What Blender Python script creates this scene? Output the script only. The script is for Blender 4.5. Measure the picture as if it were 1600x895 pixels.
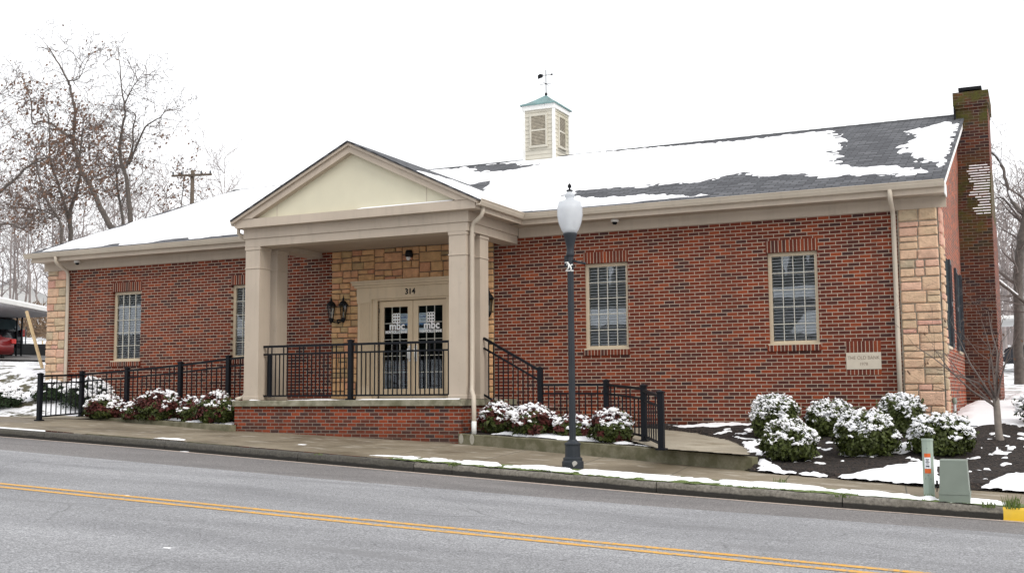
import bpy, bmesh, math, random
import numpy as np
from mathutils import Vector, Matrix
random.seed(7)
rng = np.random.default_rng(11)
R_ = math.radians
scn = bpy.context.scene
for o in list(bpy.data.objects):
    bpy.data.objects.remove(o)

# ------------------------------------------------------------------ camera
YAW, PITCH, ROLL = 0.4389974, 0.09666981, -0.00690092
cam_d = bpy.data.cameras.new('camera')
cam = bpy.data.objects.new('camera', cam_d)
scn.collection.objects.link(cam)
fw = Vector((-math.sin(YAW) * math.cos(PITCH), math.cos(YAW) * math.cos(PITCH), math.sin(PITCH)))
rt0 = Vector((math.cos(YAW), math.sin(YAW), 0))
up0 = rt0.cross(fw)
c_, s_ = math.cos(ROLL), math.sin(ROLL)
rt = c_ * rt0 + s_ * up0
up = -s_ * rt0 + c_ * up0
cam.matrix_world = Matrix(((rt.x, up.x, -fw.x, 1.5189), (rt.y, up.y, -fw.y, -20.7799),
                           (rt.z, up.z, -fw.z, 0.1017), (0, 0, 0, 1)))
cam_d.sensor_width = 36
cam_d.lens = 39.475
cam_d.clip_end = 2000
scn.camera = cam

# ------------------------------------------------------------------ sky, sun, exposure
SUN_EL, SUN_AZ = R_(42), R_(62)       # azimuth measured from -Y towards +X
world = bpy.data.worlds.new('World')
scn.world = world
world.use_nodes = True
wn = world.node_tree
bg = wn.nodes['Background']
sky = wn.nodes.new('ShaderNodeTexSky')
sky.sky_type = 'NISHITA'
sky.sun_disc = False
sky.sun_elevation = SUN_EL
sky.sun_rotation = math.pi - SUN_AZ
sky.air_density = 2.0
sky.dust_density = 8.0
mx = wn.nodes.new('ShaderNodeMix')
mx.data_type = 'RGBA'
mx.inputs['Factor'].default_value = 0.93          # closed cloud layer
mx.inputs['B'].default_value = (10.6, 10.7, 10.95, 1)
wn.links.new(sky.outputs['Color'], mx.inputs['A'])
wn.links.new(mx.outputs['Result'], bg.inputs['Color'])
bg.inputs['Strength'].default_value = 0.1
sun_d = bpy.data.lights.new('sun', 'SUN')
sun_d.energy = 1.1
sun_d.angle = R_(25)
sun_d.color = (1, 0.96, 0.9)
sun = bpy.data.objects.new('sun', sun_d)
scn.collection.objects.link(sun)
sd = Vector((math.sin(SUN_AZ) * math.cos(SUN_EL), -math.cos(SUN_AZ) * math.cos(SUN_EL), math.sin(SUN_EL)))
sun.rotation_euler = sd.to_track_quat('Z', 'Y').to_euler()
scn.view_settings.view_transform = 'Standard'
scn.view_settings.look = 'None'
scn.view_settings.exposure = 0.38
scn.view_settings.gamma = 1
scn.render.engine = 'CYCLES'
scn.cycles.max_bounces = 6
scn.cycles.transparent_max_bounces = 12

# ------------------------------------------------------------------ helpers
class MB:
    """collects shapes, builds ONE mesh object"""
    def __init__(s):
        s.v = []; s.f = []; s.t = []; s.sm = []
    def add(s, vs, fs, tint=0.0, smooth=False):
        b = len(s.v)
        s.v.extend([tuple(p) for p in vs])
        for f in fs:
            s.f.append(tuple(i + b for i in f)); s.t.append(tint); s.sm.append(smooth)
        return s
    def box(s, x0, x1, y0, y1, z0, z1, tint=0.0):
        vs = [(x0, y0, z0), (x1, y0, z0), (x1, y1, z0), (x0, y1, z0), (x0, y0, z1), (x1, y0, z1), (x1, y1, z1), (x0, y1, z1)]
        return s.add(vs, [(0, 3, 2, 1), (4, 5, 6, 7), (0, 1, 5, 4), (1, 2, 6, 5), (2, 3, 7, 6), (3, 0, 4, 7)], tint)
    def cbox(s, x0, x1, y0, y1, z0, z1, b=0.01, tint=0.0):
        bm = bmesh.new()
        bmesh.ops.create_cube(bm, size=1)
        for v in bm.verts:
            v.co = ((x0 + x1) / 2 + v.co.x * (x1 - x0), (y0 + y1) / 2 + v.co.y * (y1 - y0), (z0 + z1) / 2 + v.co.z * (z1 - z0))
        bmesh.ops.bevel(bm, geom=list(bm.edges), offset=b, segments=1, affect='EDGES')
        bm.verts.index_update()
        s.add([v.co[:] for v in bm.verts], [[v.index for v in f.verts] for f in bm.faces], tint)
        bm.free(); return s
    def prism(s, poly, ax, a0, a1, tint=0.0):
        """poly: 2D points; ax 'x','y','z' extrusion axis. for x: (y,z), y: (x,z), z: (x,y)"""
        def P(p, a):
            return {'x': (a, p[0], p[1]), 'y': (p[0], a, p[1]), 'z': (p[0], p[1], a)}[ax]
        n = len(poly)
        vs = [P(p, a0) for p in poly] + [P(p, a1) for p in poly]
        fs = [tuple(range(n))[::-1], tuple(range(n, 2 * n))] + [(i, (i + 1) % n, n + (i + 1) % n, n + i) for i in range(n)]
        return s.add(vs, fs, tint)
    def tube(s, pts, rad, n=6, tint=0.0, cap=True, smooth=True):
        pts = [Vector(p) for p in pts]
        if not hasattr(rad, '__len__'): rad = [rad] * len(pts)
        vs = []; fs = []
        ref = None
        for i, p in enumerate(pts):
            d = (pts[min(i + 1, len(pts) - 1)] - pts[max(i - 1, 0)])
            if d.length < 1e-9: d = Vector((0, 0, 1))
            d.normalize()
            if ref is None:
                ref = Vector((1, 0, 0)) if abs(d.x) < .8 else Vector((0, 1, 0))
            a = (ref - d * ref.dot(d)).normalized(); b = d.cross(a); ref = a
            for k in range(n):
                th = 2 * math.pi * k / n
                vs.append(p + (a * math.cos(th) + b * math.sin(th)) * rad[i])
        for i in range(len(pts) - 1):
            for k in range(n):
                fs.append((i * n + k, i * n + (k + 1) % n, (i + 1) * n + (k + 1) % n, (i + 1) * n + k))
        if cap:
            fs.append(tuple(range(n))[::-1]); m = (len(pts) - 1) * n
            fs.append(tuple(range(m, m + n)))
        return s.add(vs, fs, tint, smooth)
    def bar(s, p, q, w, h, up=(0, 0, 1), tint=0.0):
        p = Vector(p); q = Vector(q); d = (q - p).normalized(); u = Vector(up)
        a = d.cross(u).normalized() * (w / 2); b = a.cross(d).normalized() * (h / 2)
        vs = [p - a - b, p + a - b, p + a + b, p - a + b, q - a - b, q + a - b, q + a + b, q - a + b]
        return s.add(vs, [(0, 1, 2, 3), (7, 6, 5, 4), (0, 4, 5, 1), (1, 5, 6, 2), (2, 6, 7, 3), (3, 7, 4, 0)], tint)
    def lathe(s, prof, c, n=20, tint=0.0, smooth=True):
        vs = []; fs = []
        for r, z in prof:
            for k in range(n):
                th = 2 * math.pi * k / n
                vs.append((c[0] + r * math.cos(th), c[1] + r * math.sin(th), c[2] + z))
        for i in range(len(prof) - 1):
            for k in range(n):
                fs.append((i * n + k, i * n + (k + 1) % n, (i + 1) * n + (k + 1) % n, (i + 1) * n + k))
        fs.append(tuple(range(n))[::-1]); m = (len(prof) - 1) * n; fs.append(tuple(range(m, m + n)))
        return s.add(vs, fs, tint, smooth)
    def build(s, name, mat, parent=None):
        me = bpy.data.meshes.new(name)
        me.from_pydata(s.v, [], s.f)
        if any(s.t):
            at = me.attributes.new('tint', 'FLOAT', 'FACE'); at.data.foreach_set('value', s.t)
        if any(s.sm):
            me.polygons.foreach_set('use_smooth', s.sm)
        if mat is not None: me.materials.append(mat)
        me.validate(); me.update()
        bm = bmesh.new(); bm.from_mesh(me)
        if len(bm.faces) < 30000: bmesh.ops.recalc_face_normals(bm, faces=bm.faces)
        bm.to_mesh(me); bm.free()
        return link(name, me, parent)

def link(name, data, parent=None):
    o = bpy.data.objects.new(name, data)
    scn.collection.objects.link(o)
    if parent is not None:
        o.parent = parent
        o.matrix_parent_inverse = world_of(parent).inverted()
    return o
def world_of(o):
    m = Matrix.LocRotScale(o.location, o.rotation_euler, o.scale)
    if o.parent: return world_of(o.parent) @ o.matrix_parent_inverse @ m
    return m
def tag(o, label=None, cat=None, group=None, kind=None):
    if label: o['label'] = label
    if cat: o['category'] = cat
    if group: o['group'] = group
    if kind: o['kind'] = kind
    return o
def thing(name, loc, label, cat, group=None):
    o = bpy.data.objects.new(name, None)
    scn.collection.objects.link(o)
    o.location = loc; o.empty_display_size = .2
    return tag(o, label, cat, group)
def copy_tree(o, parent=None):
    c = o.copy(); scn.collection.objects.link(c)
    if parent is not None: c.parent = parent
    for ch in list(o.children): copy_tree(ch, c)
    return c

# value noise -------------------------------------------------------
_perm = rng.permutation(4096).astype(np.int64)
_val = rng.random(4096)
def vnoise(x, y, seed=0):
    x = np.asarray(x, float); y = np.asarray(y, float)
    xi = np.floor(x).astype(np.int64); yi = np.floor(y).astype(np.int64)
    xf = x - xi; yf = y - yi
    u = xf * xf * (3 - 2 * xf); v = yf * yf * (3 - 2 * yf)
    def h(a, b): return _val[_perm[(a + _perm[(b + seed * 131) & 4095]) & 4095]]
    return (h(xi, yi) * (1 - u) + h(xi + 1, yi) * u) * (1 - v) + (h(xi, yi + 1) * (1 - u) + h(xi + 1, yi + 1) * u) * v
def fbm(x, y, o=4, seed=0):
    s = 0; a = .5; t = 0
    for i in range(o):
        s = s + a * vnoise(x * 2 ** i + 17.3 * i, y * 2 ** i - 9.1 * i, seed + i); t += a; a *= .5
    return s / t
def sdf(px, py, poly):
    """signed distance, positive inside"""
    px = np.asarray(px, float); py = np.asarray(py, float)
    d = np.full(px.shape, 1e9); ins = np.zeros(px.shape, bool)
    n = len(poly)
    for i in range(n):
        ax, ay = poly[i]; bx, by = poly[(i + 1) % n]
        ex, ey = bx - ax, by - ay
        L = ex * ex + ey * ey + 1e-12
        t = np.clip(((px - ax) * ex + (py - ay) * ey) / L, 0, 1)
        d = np.minimum(d, np.hypot(px - ax - t * ex, py - ay - t * ey))
        if ey != 0:
            c = ((ay > py) != (by > py)) & (px < (bx - ax) * (py - ay) / (by - ay) + ax)
            ins ^= c
    return np.where(ins, d, -d)
def drape(name, xs, ys, mask, hgt, mat, parent=None, smooth=True):
    X, Y = np.meshgrid(xs, ys)
    m = mask(X, Y)
    keep = (m[:-1, :-1] > 0) | (m[1:, :-1] > 0) | (m[:-1, 1:] > 0) | (m[1:, 1:] > 0)
    Z = hgt(X, Y, m)
    ny, nx = X.shape
    idx = np.arange(nx * ny).reshape(ny, nx)
    q = np.stack([idx[:-1, :-1], idx[:-1, 1:], idx[1:, 1:], idx[1:, :-1]], -1)[keep]
    used = np.unique(q); remap = np.full(nx * ny, -1); remap[used] = np.arange(len(used))
    V = np.stack([X.ravel(), Y.ravel(), Z.ravel()], -1)[used]
    me = bpy.data.meshes.new(name)
    me.from_pydata(V.tolist(), [], remap[q].tolist())
    if smooth: me.polygons.foreach_set('use_smooth', [True] * len(me.polygons))
    me.materials.append(mat); me.update()
    return link(name, me, parent)

# ------------------------------------------------------------------ materials
def newmat(name):
    m = bpy.data.materials.new(name); m.use_nodes = True
    nt = m.node_tree
    return m, nt, nt.nodes['Principled BSDF']
def N(nt, t, **kw):
    n = nt.nodes.new(t)
    for k, v in kw.items():
        if k in n.inputs: n.inputs[k].default_value = v
        else: setattr(n, k, v)
    return n
def ramp(nt, fac, stops, interp='LINEAR'):
    r = nt.nodes.new('ShaderNodeValToRGB'); r.color_ramp.interpolation = interp
    e = r.color_ramp.elements
    while len(e) < len(stops): e.new(.5)
    for i, (p, c) in enumerate(stops):
        e[i].position = p; e[i].color = (*c, 1)
    nt.links.new(fac, r.inputs['Fac']); return r.outputs['Color']
def mixc(nt, fac, a, b, blend='MIX'):
    n = nt.nodes.new('ShaderNodeMix'); n.data_type = 'RGBA'; n.blend_type = blend
    for k, v in (('Factor', fac), ('A', a), ('B', b)):
        if hasattr(v, 'is_output') or isinstance(v, bpy.types.NodeSocket): nt.links.new(v, n.inputs[k])
        elif k == 'Factor': n.inputs[k].default_value = v
        else: n.inputs[k].default_value = (*v, 1)
    return n.outputs['Result']
def noise(nt, scale, detail=3, vec=None, rough=.55, dist=0):
    n = N(nt, 'ShaderNodeTexNoise', Scale=scale, Detail=detail, Roughness=rough, Distortion=dist)
    nt.links.new(vec if vec else pos(nt), n.inputs['Vector'])
    return n.outputs['Fac']
def pos(nt):
    for n in nt.nodes:
        if n.bl_idname == 'ShaderNodeNewGeometry': return n.outputs['Position']
    return nt.nodes.new('ShaderNodeNewGeometry').outputs['Position']
def mapping(nt, scale=(1, 1, 1), rot=(0, 0, 0), vec=None):
    n = nt.nodes.new('ShaderNodeMapping'); n.inputs['Scale'].default_value = scale; n.inputs['Rotation'].default_value = rot
    nt.links.new(vec if vec else pos(nt), n.inputs['Vector']); return n.outputs['Vector']
def math_(nt, op, a, b=None, clamp=False):
    n = nt.nodes.new('ShaderNodeMath'); n.operation = op; n.use_clamp = clamp
    for i, v in enumerate((a, b)):
        if v is None: continue
        if isinstance(v, bpy.types.NodeSocket): nt.links.new(v, n.inputs[i])
        else: n.inputs[i].default_value = v
    return n.outputs[0]
def bump(nt, p, h, strength=.3, dist=.01):
    b = N(nt, 'ShaderNodeBump', Strength=strength, Distance=dist)
    nt.links.new(h, b.inputs['Height']); nt.links.new(b.outputs['Normal'], p.inputs['Normal'])
def plain(name, col, rough=.5, var=.12, scale=6, metal=0, bmp=0, spec=None, dirt=None):
    m, nt, p = newmat(name)
    f = noise(nt, scale, 4)
    a = tuple(c * (1 - var) for c in col); b = tuple(min(1, c * (1 + var)) for c in col)
    c = ramp(nt, f, [(.3, a), (.7, b)])
    if dirt:
        f2 = noise(nt, scale * .35, 5)
        c = mixc(nt, ramp(nt, f2, [(.5, (0, 0, 0)), (.75, (1, 1, 1))]), c, dirt)
    nt.links.new(c, p.inputs['Base Color'])
    p.inputs['Roughness'].default_value = rough; p.inputs['Metallic'].default_value = metal
    if spec is not None: p.inputs['Specular IOR Level'].default_value = spec
    if bmp: bump(nt, p, noise(nt, scale * 8, 3), bmp, .004)
    return m
def brickmat(name, axes, stops, mortar, bw=.203, rh=.0677, off=.5, ms=.0066, zoff=0.0, uoff=0.0, moss=None, surf_k=0):
    m, nt, p = newmat(name)
    sep = N(nt, 'ShaderNodeSeparateXYZ'); nt.links.new(pos(nt), sep.inputs[0])
    cmb = N(nt, 'ShaderNodeCombineXYZ')
    nt.links.new(math_(nt, 'ADD', sep.outputs[axes[0]], 100 + uoff), cmb.inputs[0])
    nt.links.new(math_(nt, 'ADD', sep.outputs[axes[1]], 20.0 * .0677 + zoff + .0677 * 100), cmb.inputs[1])
    b = N(nt, 'ShaderNodeTexBrick', Color1=(0, 0, 0, 1), Color2=(1, 1, 1, 1), Mortar=(.5, .5, .5, 1), Scale=1.0)
    b.offset = off
    b.inputs['Mortar Size'].default_value = ms; b.inputs['Mortar Smooth'].default_value = .2
    b.inputs['Brick Width'].default_value = bw; b.inputs['Row Height'].default_value = rh
    nt.links.new(cmb.outputs[0], b.inputs['Vector'])
    col = ramp(nt, b.outputs['Color'], stops)
    fine = noise(nt, 60, 3)
    col = mixc(nt, .55, col, ramp(nt, fine, [(.3, (.6, .6, .6)), (.7, (1.4, 1.4, 1.4))]), 'MULTIPLY')
    big = noise(nt, .9, 4)
    col = mixc(nt, .5, col, ramp(nt, big, [(.3, (.78, .78, .8)), (.7, (1.15, 1.1, 1.1))]), 'MULTIPLY')
    mort = mixc(nt, noise(nt, 5, 4), tuple(c * .72 for c in mortar), tuple(c * 1.2 for c in mortar))
    c = mixc(nt, b.outputs['Fac'], col, mort)
    if moss:
        for z0, z1, w, amt in moss:
            zz = sep.outputs['Z']
            g = math_(nt, 'MULTIPLY', math_(nt, 'SUBTRACT', 1.0, math_(nt, 'ABSOLUTE', math_(nt, 'DIVIDE', math_(nt, 'SUBTRACT', zz, (z0 + z1) / 2), (z1 - z0) / 2 + w))), amt, True)
            f = math_(nt, 'MULTIPLY', g, ramp(nt, noise(nt, 3.5, 5), [(.38, (0, 0, 0)), (.62, (1, 1, 1))]))
            c = mixc(nt, f, c, mixc(nt, noise(nt, 14, 3), (.03, .028, .012), (.10, .095, .02)))
    # damp, mossy band that creeps up from the ground, and faint run-off streaks
    damp = math_(nt, 'MULTIPLY', math_(nt, 'SUBTRACT', math_(nt, 'ADD', .1, math_(nt, 'MULTIPLY', noise(nt, 1.7, 4), .5)), math_(nt, 'ADD', sep.outputs['Z'], .55)), 1.6, True)
    c = mixc(nt, math_(nt, 'MULTIPLY', damp, .55), c, (.035, .025, .018))
    run = ramp(nt, noise(nt, 1.0, 4, mapping(nt, (2.5, 2.5, .22))), [(.55, (0, 0, 0)), (.75, (.35, .35, .35))])
    c = mixc(nt, run, c, (.07, .035, .027))
    nt.links.new(c, p.inputs['Base Color'])
    p.inputs['Specular IOR Level'].default_value = .15
    p.inputs['Roughness'].default_value = .85 - surf_k  # wetter brick is smoother
    h = math_(nt, 'SUBTRACT', math_(nt, 'MULTIPLY', fine, .3), b.outputs['Fac'])
    bump(nt, p, h, .6, .006)
    return m
WALLST = [(0, (.058, .03, .028)), (.1, (.075, .028, .023)), (.24, (.115, .03, .02)), (.6, (.15, .034, .0185)), (.86, (.185, .042, .021)), (1, (.275, .062, .025))]
MORT = (.46, .375, .295)
M = {}
M['brick'] = brickmat('brick_front', (0, 2), WALLST, MORT)
M['brick_side'] = brickmat('brick_side', (1, 2), [(p, (c[0] * 1.65, c[1] * 1.65, c[2] * 1.5)) for p, c in WALLST], (.42, .35, .29))  # front brick colours brightened: the gable's sunlight is painted in
M['soldier'] = brickmat('brick_soldier', (0, 2), WALLST, MORT, bw=.0677, rh=5.0, off=0)
M['porch_brick'] = brickmat('brick_porch', (0, 2), [(0, (.07, .04, .04)), (.2, (.1, .04, .032)), (.45, (.17, .038, .02)), (.75, (.25, .05, .023)), (1, (.33, .068, .027))], (.34, .28, .23), surf_k=.1)
M['porch_brick_side'] = brickmat('brick_porch_side', (1, 2), [(0, (.07, .04, .04)), (.2, (.1, .04, .032)), (.45, (.17, .038, .02)), (.75, (.25, .05, .023)), (1, (.33, .068, .027))], (.34, .28, .23), surf_k=.1)
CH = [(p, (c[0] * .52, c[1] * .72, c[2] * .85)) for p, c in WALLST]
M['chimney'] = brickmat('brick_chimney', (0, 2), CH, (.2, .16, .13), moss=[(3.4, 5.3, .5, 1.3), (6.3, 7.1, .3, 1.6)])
M['chimney_side'] = brickmat('brick_chimney_side', (1, 2), WALLST, (.3, .24, .2), moss=[(6.5, 7.1, .2, 1.2)])

def stonemat(name, mul=(1, 1, 1)):
    m, nt, p = newmat(name)
    a = N(nt, 'ShaderNodeAttribute', attribute_name='tint')
    c = ramp(nt, a.outputs['Fac'], [(0, (.42, .35, .26)), (.12, (.47, .39, .28)), (.24, (.56, .44, .3)), (.4, (.61, .44, .3)), (.6, (.65, .46, .32)), (.8, (.63, .41, .31)), (1, (.6, .35, .28))])
    n1 = noise(nt, 9, 5); n2 = noise(nt, 40, 4)
    c = mixc(nt, .6, c, ramp(nt, n1, [(.3, (.7, .68, .66)), (.7, (1.25, 1.2, 1.15))]), 'MULTIPLY')
    c = mixc(nt, ramp(nt, noise(nt, 4, 4), [(.5, (0, 0, 0)), (.8, (.6, .6, .6))]), c, (.6, .36, .26))
    c = mixc(nt, 1.0, c, mul, 'MULTIPLY')
    nt.links.new(c, p.inputs['Base Color']); p.inputs['Roughness'].default_value = .9; p.inputs['Specular IOR Level'].default_value = .15
    bump(nt, p, math_(nt, 'ADD', n1, math_(nt, 'MULTIPLY', n2, .6)), .8, .03)
    return m
M['stone'] = stonemat('sandstone')
M['stone_entry'] = stonemat('golden_sandstone', (1.0, .87, .66))
M['entry_mortar'] = plain('entry_mortar', (.17, .14, .1), .95, .2, 20)
M['stone_mortar'] = plain('stone_mortar', (.36, .32, .26), .95, .2, 20)
def trimmat(name, col):
    m, nt, p = newmat(name)
    st = noise(nt, 1.0, 5, mapping(nt, (9, 9, .5)))
    c = ramp(nt, noise(nt, 1.3, 5), [(.3, tuple(v * .92 for v in col)), (.7, tuple(v * 1.06 for v in col))])
    c = mixc(nt, ramp(nt, st, [(.52, (0, 0, 0)), (.8, (.5, .5, .5))]), c, tuple(v * .74 for v in col))
    c = mixc(nt, ramp(nt, noise(nt, 7, 6, rough=.7), [(.6, (0, 0, 0)), (.72, (.3, .3, .3))]), c, (.3, .25, .19))
    nt.links.new(c, p.inputs['Base Color']); p.inputs['Roughness'].default_value = .6; p.inputs['Specular IOR Level'].default_value = .3
    bump(nt, p, noise(nt, 3, 3), .12, .02)
    return m
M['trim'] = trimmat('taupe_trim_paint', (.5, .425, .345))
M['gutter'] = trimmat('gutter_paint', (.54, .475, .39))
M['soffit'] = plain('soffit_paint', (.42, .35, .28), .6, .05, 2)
M['window_frame'] = plain('cream_window_frame', (.55, .46, .33), .45, .05, 3)
M['muntin'] = plain('cream_muntin', (.56, .54, .47), .45, .04, 3)
M['blind'] = plain('blind_slat', (.9, .92, .93), .5, .05, 2)
M['dark_room'] = plain('room_interior', (.012, .014, .016), .9, .2, 1)  # near-black: the darkness of the unlit rooms is put into the colour
M['panel'] = plain('cream_yellow_panel', (.66, .62, .47), .6, .05, 1.2, dirt=(.58, .54, .41))
M['siding'] = plain('cupola_siding', (.56, .53, .45), .6, .1, 2, dirt=(.4, .37, .25))
M['louvre'] = plain('louvre_wood', (.38, .34, .27), .8, .2, 8)
M['copper'] = plain('verdigris_copper', (.15, .27, .27), .6, .2, 6, dirt=(.12, .17, .17))
M['black_metal'] = plain('black_iron', (.008, .009, .011), .5, .1, 5, spec=.18)
M['rail_metal'] = plain('rail_black_enamel', (.006, .0075, .011), .45, .15, 5, spec=.2)
M['post_grey'] = plain('lamp_post_grey', (.026, .031, .038), .5, .15, 4, dirt=(.036, .041, .046), spec=.25)
M['white_paint'] = plain('white_paint', (.78, .78, .76), .5, .05, 3)
M['door_paint'] = plain('door_paint', (.62, .49, .33), .45, .04, 3)
M['white_vinyl'] = plain('white_vinyl', (.85, .85, .85), .6, .02, 3)
M['paper'] = plain('paper_notice', (.88, .9, .94), .8, .04, 12)
M['blue_ink'] = plain('blue_ink', (.03, .06, .35), .7, .05, 8)
M['blue_band'] = plain('blue_print', (.2, .36, .6), .7, .15, 8)
M['dark_ink'] = plain('dark_ink', (.04, .045, .06), .7, .2, 20)
M['plaque'] = plain('limestone_plaque', (.56, .5, .41), .8, .06, 6, bmp=.2)
M['plaque_text'] = plain('engraved_letters', (.22, .17, .13), .9, .2, 30)
M['tyre'] = plain('tyre_rubber', (.02, .02, .02), .8, .1, 8)
M['rim'] = plain('wheel_rim', (.5, .5, .52), .3, .05, 4, metal=.8)
M['red_car'] = plain('red_car_paint', (.2, .014, .016), .25, .08, 2)
M['black_car'] = plain('black_car_paint', (.015, .015, .02), .25, .1, 2)
M['dark_suv'] = plain('dark_grey_car_paint', (.03, .032, .04), .25, .1, 2)
M['tail_red'] = plain('tail_light_red', (.45, .02, .015), .2, .05, 4)
M['carglass'] = plain('car_glass', (.05, .08, .09), .08, .1, 3)
M['util_green'] = plain('pale_green_plastic', (.33, .4, .34), .5, .05, 5, dirt=(.28, .34, .29))
M['util_grey'] = plain('green_grey_pedestal', (.2, .235, .2), .5, .06, 5, dirt=(.25, .27, .235))
M['orange'] = plain('orange_sticker', (.72, .13, .02), .5, .05, 20)
M['stake'] = plain('raw_timber', (.58, .44, .25), .8, .1, 10)
M['pole_wood'] = plain('weathered_pole', (.11, .085, .065), .9, .2, 6)
M['bark'] = plain('grey_bark', (.10, .085, .075), .95, .3, 8, bmp=.5)
M['bark_light'] = plain('pale_bark', (.22, .19, .165), .9, .25, 8, bmp=.3)
M['twig'] = plain('bare_twigs', (.125, .10, .09), .95, .2, 8)
M['far_twig'] = plain('far_wood_twigs', (.27, .235, .225), .95, .2, 2)  # paler than the near twigs: distance haze put into the colour
M['oakleaf'] = plain('withered_leaves', (.15, .085, .055), .85, .35, 3)
M['brown_brush'] = plain('brown_brush', (.2, .135, .085), .95, .3, 2)
M['leaf_green'] = plain('boxwood_leaves', (.05, .064, .014), .5, .65, 14, spec=.25)
M['leaf_red'] = plain('nandina_leaves', (.085, .024, .02), .55, .4, 11, spec=.2)
M['leaf_juniper'] = plain('juniper_needles', (.022, .04, .015), .6, .4, 6, spec=.2)
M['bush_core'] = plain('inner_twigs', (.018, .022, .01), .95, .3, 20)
M['grass'] = plain('short_grass', (.09, .13, .025), .7, .35, 6)
M['roof_edge'] = plain('roof_dark_edge', (.04, .042, .046), .9, .1, 4)

def snowmat():
    m, nt, p = newmat('snow')
    nt.links.new(ramp(nt, noise(nt, 3, 4), [(.3, (.86, .87, .9)), (.7, (.93, .93, .94))]), p.inputs['Base Color'])
    p.inputs['Roughness'].default_value = .75
    bump(nt, p, noise(nt, 14, 4), .25, .02)
    return m
M['snow'] = snowmat()
def shinglemat(name, ux, rows, rot=False):
    """asphalt shingles: rows across the slope"""
    m, nt, p = newmat(name)
    sep = N(nt, 'ShaderNodeSeparateXYZ'); nt.links.new(pos(nt), sep.inputs[0])
    cmb = N(nt, 'ShaderNodeCombineXYZ')
    nt.links.new(math_(nt, 'ADD', sep.outputs[ux], 100), cmb.inputs[0])
    nt.links.new(math_(nt, 'ADD', math_(nt, 'MULTIPLY', sep.outputs['Z'], rows), 50), cmb.inputs[1])
    b = N(nt, 'ShaderNodeTexBrick', Color1=(0, 0, 0, 1), Color2=(1, 1, 1, 1), Mortar=(0, 0, 0, 1), Scale=1.0)
    b.inputs['Mortar Size'].default_value = .012; b.inputs['Brick Width'].default_value = .28; b.inputs['Row Height'].default_value = .14
    nt.links.new(cmb.outputs[0], b.inputs['Vector'])
    c = ramp(nt, b.outputs['Color'], [(0, (.045, .047, .055)), (.5, (.075, .078, .088)), (1, (.125, .128, .14))])
    c = mixc(nt, .5, c, ramp(nt, noise(nt, 25, 3), [(.3, (.6, .6, .6)), (.7, (1.35, 1.35, 1.35))]), 'MULTIPLY')
    c = mixc(nt, b.outputs['Fac'], c, (.02, .02, .024))
    nt.links.new(c, p.inputs['Base Color']); p.inputs['Roughness'].default_value = .85
    bump(nt, p, math_(nt, 'SUBTRACT', b.outputs['Color'], b.outputs['Fac']), .7, .015)
    return m
M['shingle'] = shinglemat('roof_shingles', 0, 1 / math.sin(math.atan(.368)))
M['shingle_porch'] = shinglemat('porch_shingles', 1, 1 / math.sin(math.atan(.5)))

def asphaltmat(name, base, tint, streak=.35):
    m, nt, p = newmat(name)
    sp = noise(nt, 62, 2, rough=.75); sp2 = noise(nt, 21, 3)
    mid = noise(nt, 1.1, 5, mapping(nt, (.35, 1, 1)), dist=.6)
    str_ = noise(nt, 1.0, 4, mapping(nt, (.05, .9, 1), (0, 0, .0)))
    c = ramp(nt, sp, [(.28, tuple(b * .3 for b in base)), (.5, base), (.72, tuple(min(1, b * 1.9) for b in base))])
    c = mixc(nt, .6, c, ramp(nt, sp2, [(.3, (.72, .72, .72)), (.7, (1.28, 1.28, 1.28))]), 'MULTIPLY')
    c = mixc(nt, .7, c, ramp(nt, mid, [(.3, (.74, .74, .75)), (.7, (1.2, 1.2, 1.2))]), 'MULTIPLY')
    c = mixc(nt, streak, c, ramp(nt, str_, [(.3, (.62, .62, .62)), (.65, (1.2, 1.2, 1.2))]), 'MULTIPLY')
    # hairline cracks and tar smears
    w = N(nt, 'ShaderNodeTexVoronoi', Scale=.28, feature='DISTANCE_TO_EDGE')
    nv = N(nt, 'ShaderNodeTexNoise', Scale=1.4, Detail=5)
    nt.links.new(pos(nt), nv.inputs['Vector'])
    nt.links.new(mixc(nt, .25, pos(nt), nv.outputs['Color'], 'ADD'), w.inputs['Vector'])
    cr = ramp(nt, w.outputs['Distance'], [(0, (1, 1, 1)), (.006, (0, 0, 0))])
    gate = ramp(nt, noise(nt, .5, 3), [(.52, (0, 0, 0)), (.6, (.55, .55, .55))])
    c = mixc(nt, math_(nt, 'MULTIPLY', cr, gate), c, tuple(b * .3 for b in base))
    sm = ramp(nt, noise(nt, .8, 4, mapping(nt, (.3, 1.6, 1))), [(.6, (0, 0, 0)), (.7, (.6, .6, .6))])
    c = mixc(nt, sm, c, tint)
    nt.links.new(c, p.inputs['Base Color']); p.inputs['Roughness'].default_value = .8
    bump(nt, p, sp, .5, .006)
    return m
M['asphalt'] = asphaltmat('asphalt_lane', (.245, .247, .256), (.16, .16, .165), .5)
M['asphalt_edge'] = asphaltmat('asphalt_edge_strip', (.165, .156, .153), (.13, .125, .12), .2)
def yellowmat():
    m, nt, p = newmat('yellow_line_paint')
    f = ramp(nt, noise(nt, 22, 4, rough=.7), [(.4, (0, 0, 0)), (.5, (1, 1, 1))])
    c = mixc(nt, f, (.3, .26, .2), mixc(nt, noise(nt, 3, 3), (.62, .3, .03), (.7, .38, .06)))
    nt.links.new(c, p.inputs['Base Color']); p.inputs['Roughness'].default_value = .7
    return m
M['yellow'] = yellowmat()
M['yellow_kerb'] = plain('yellow_kerb_paint', (.7, .45, .02), .5, .08, 8, dirt=(.6, .4, .05), bmp=.3)
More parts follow.
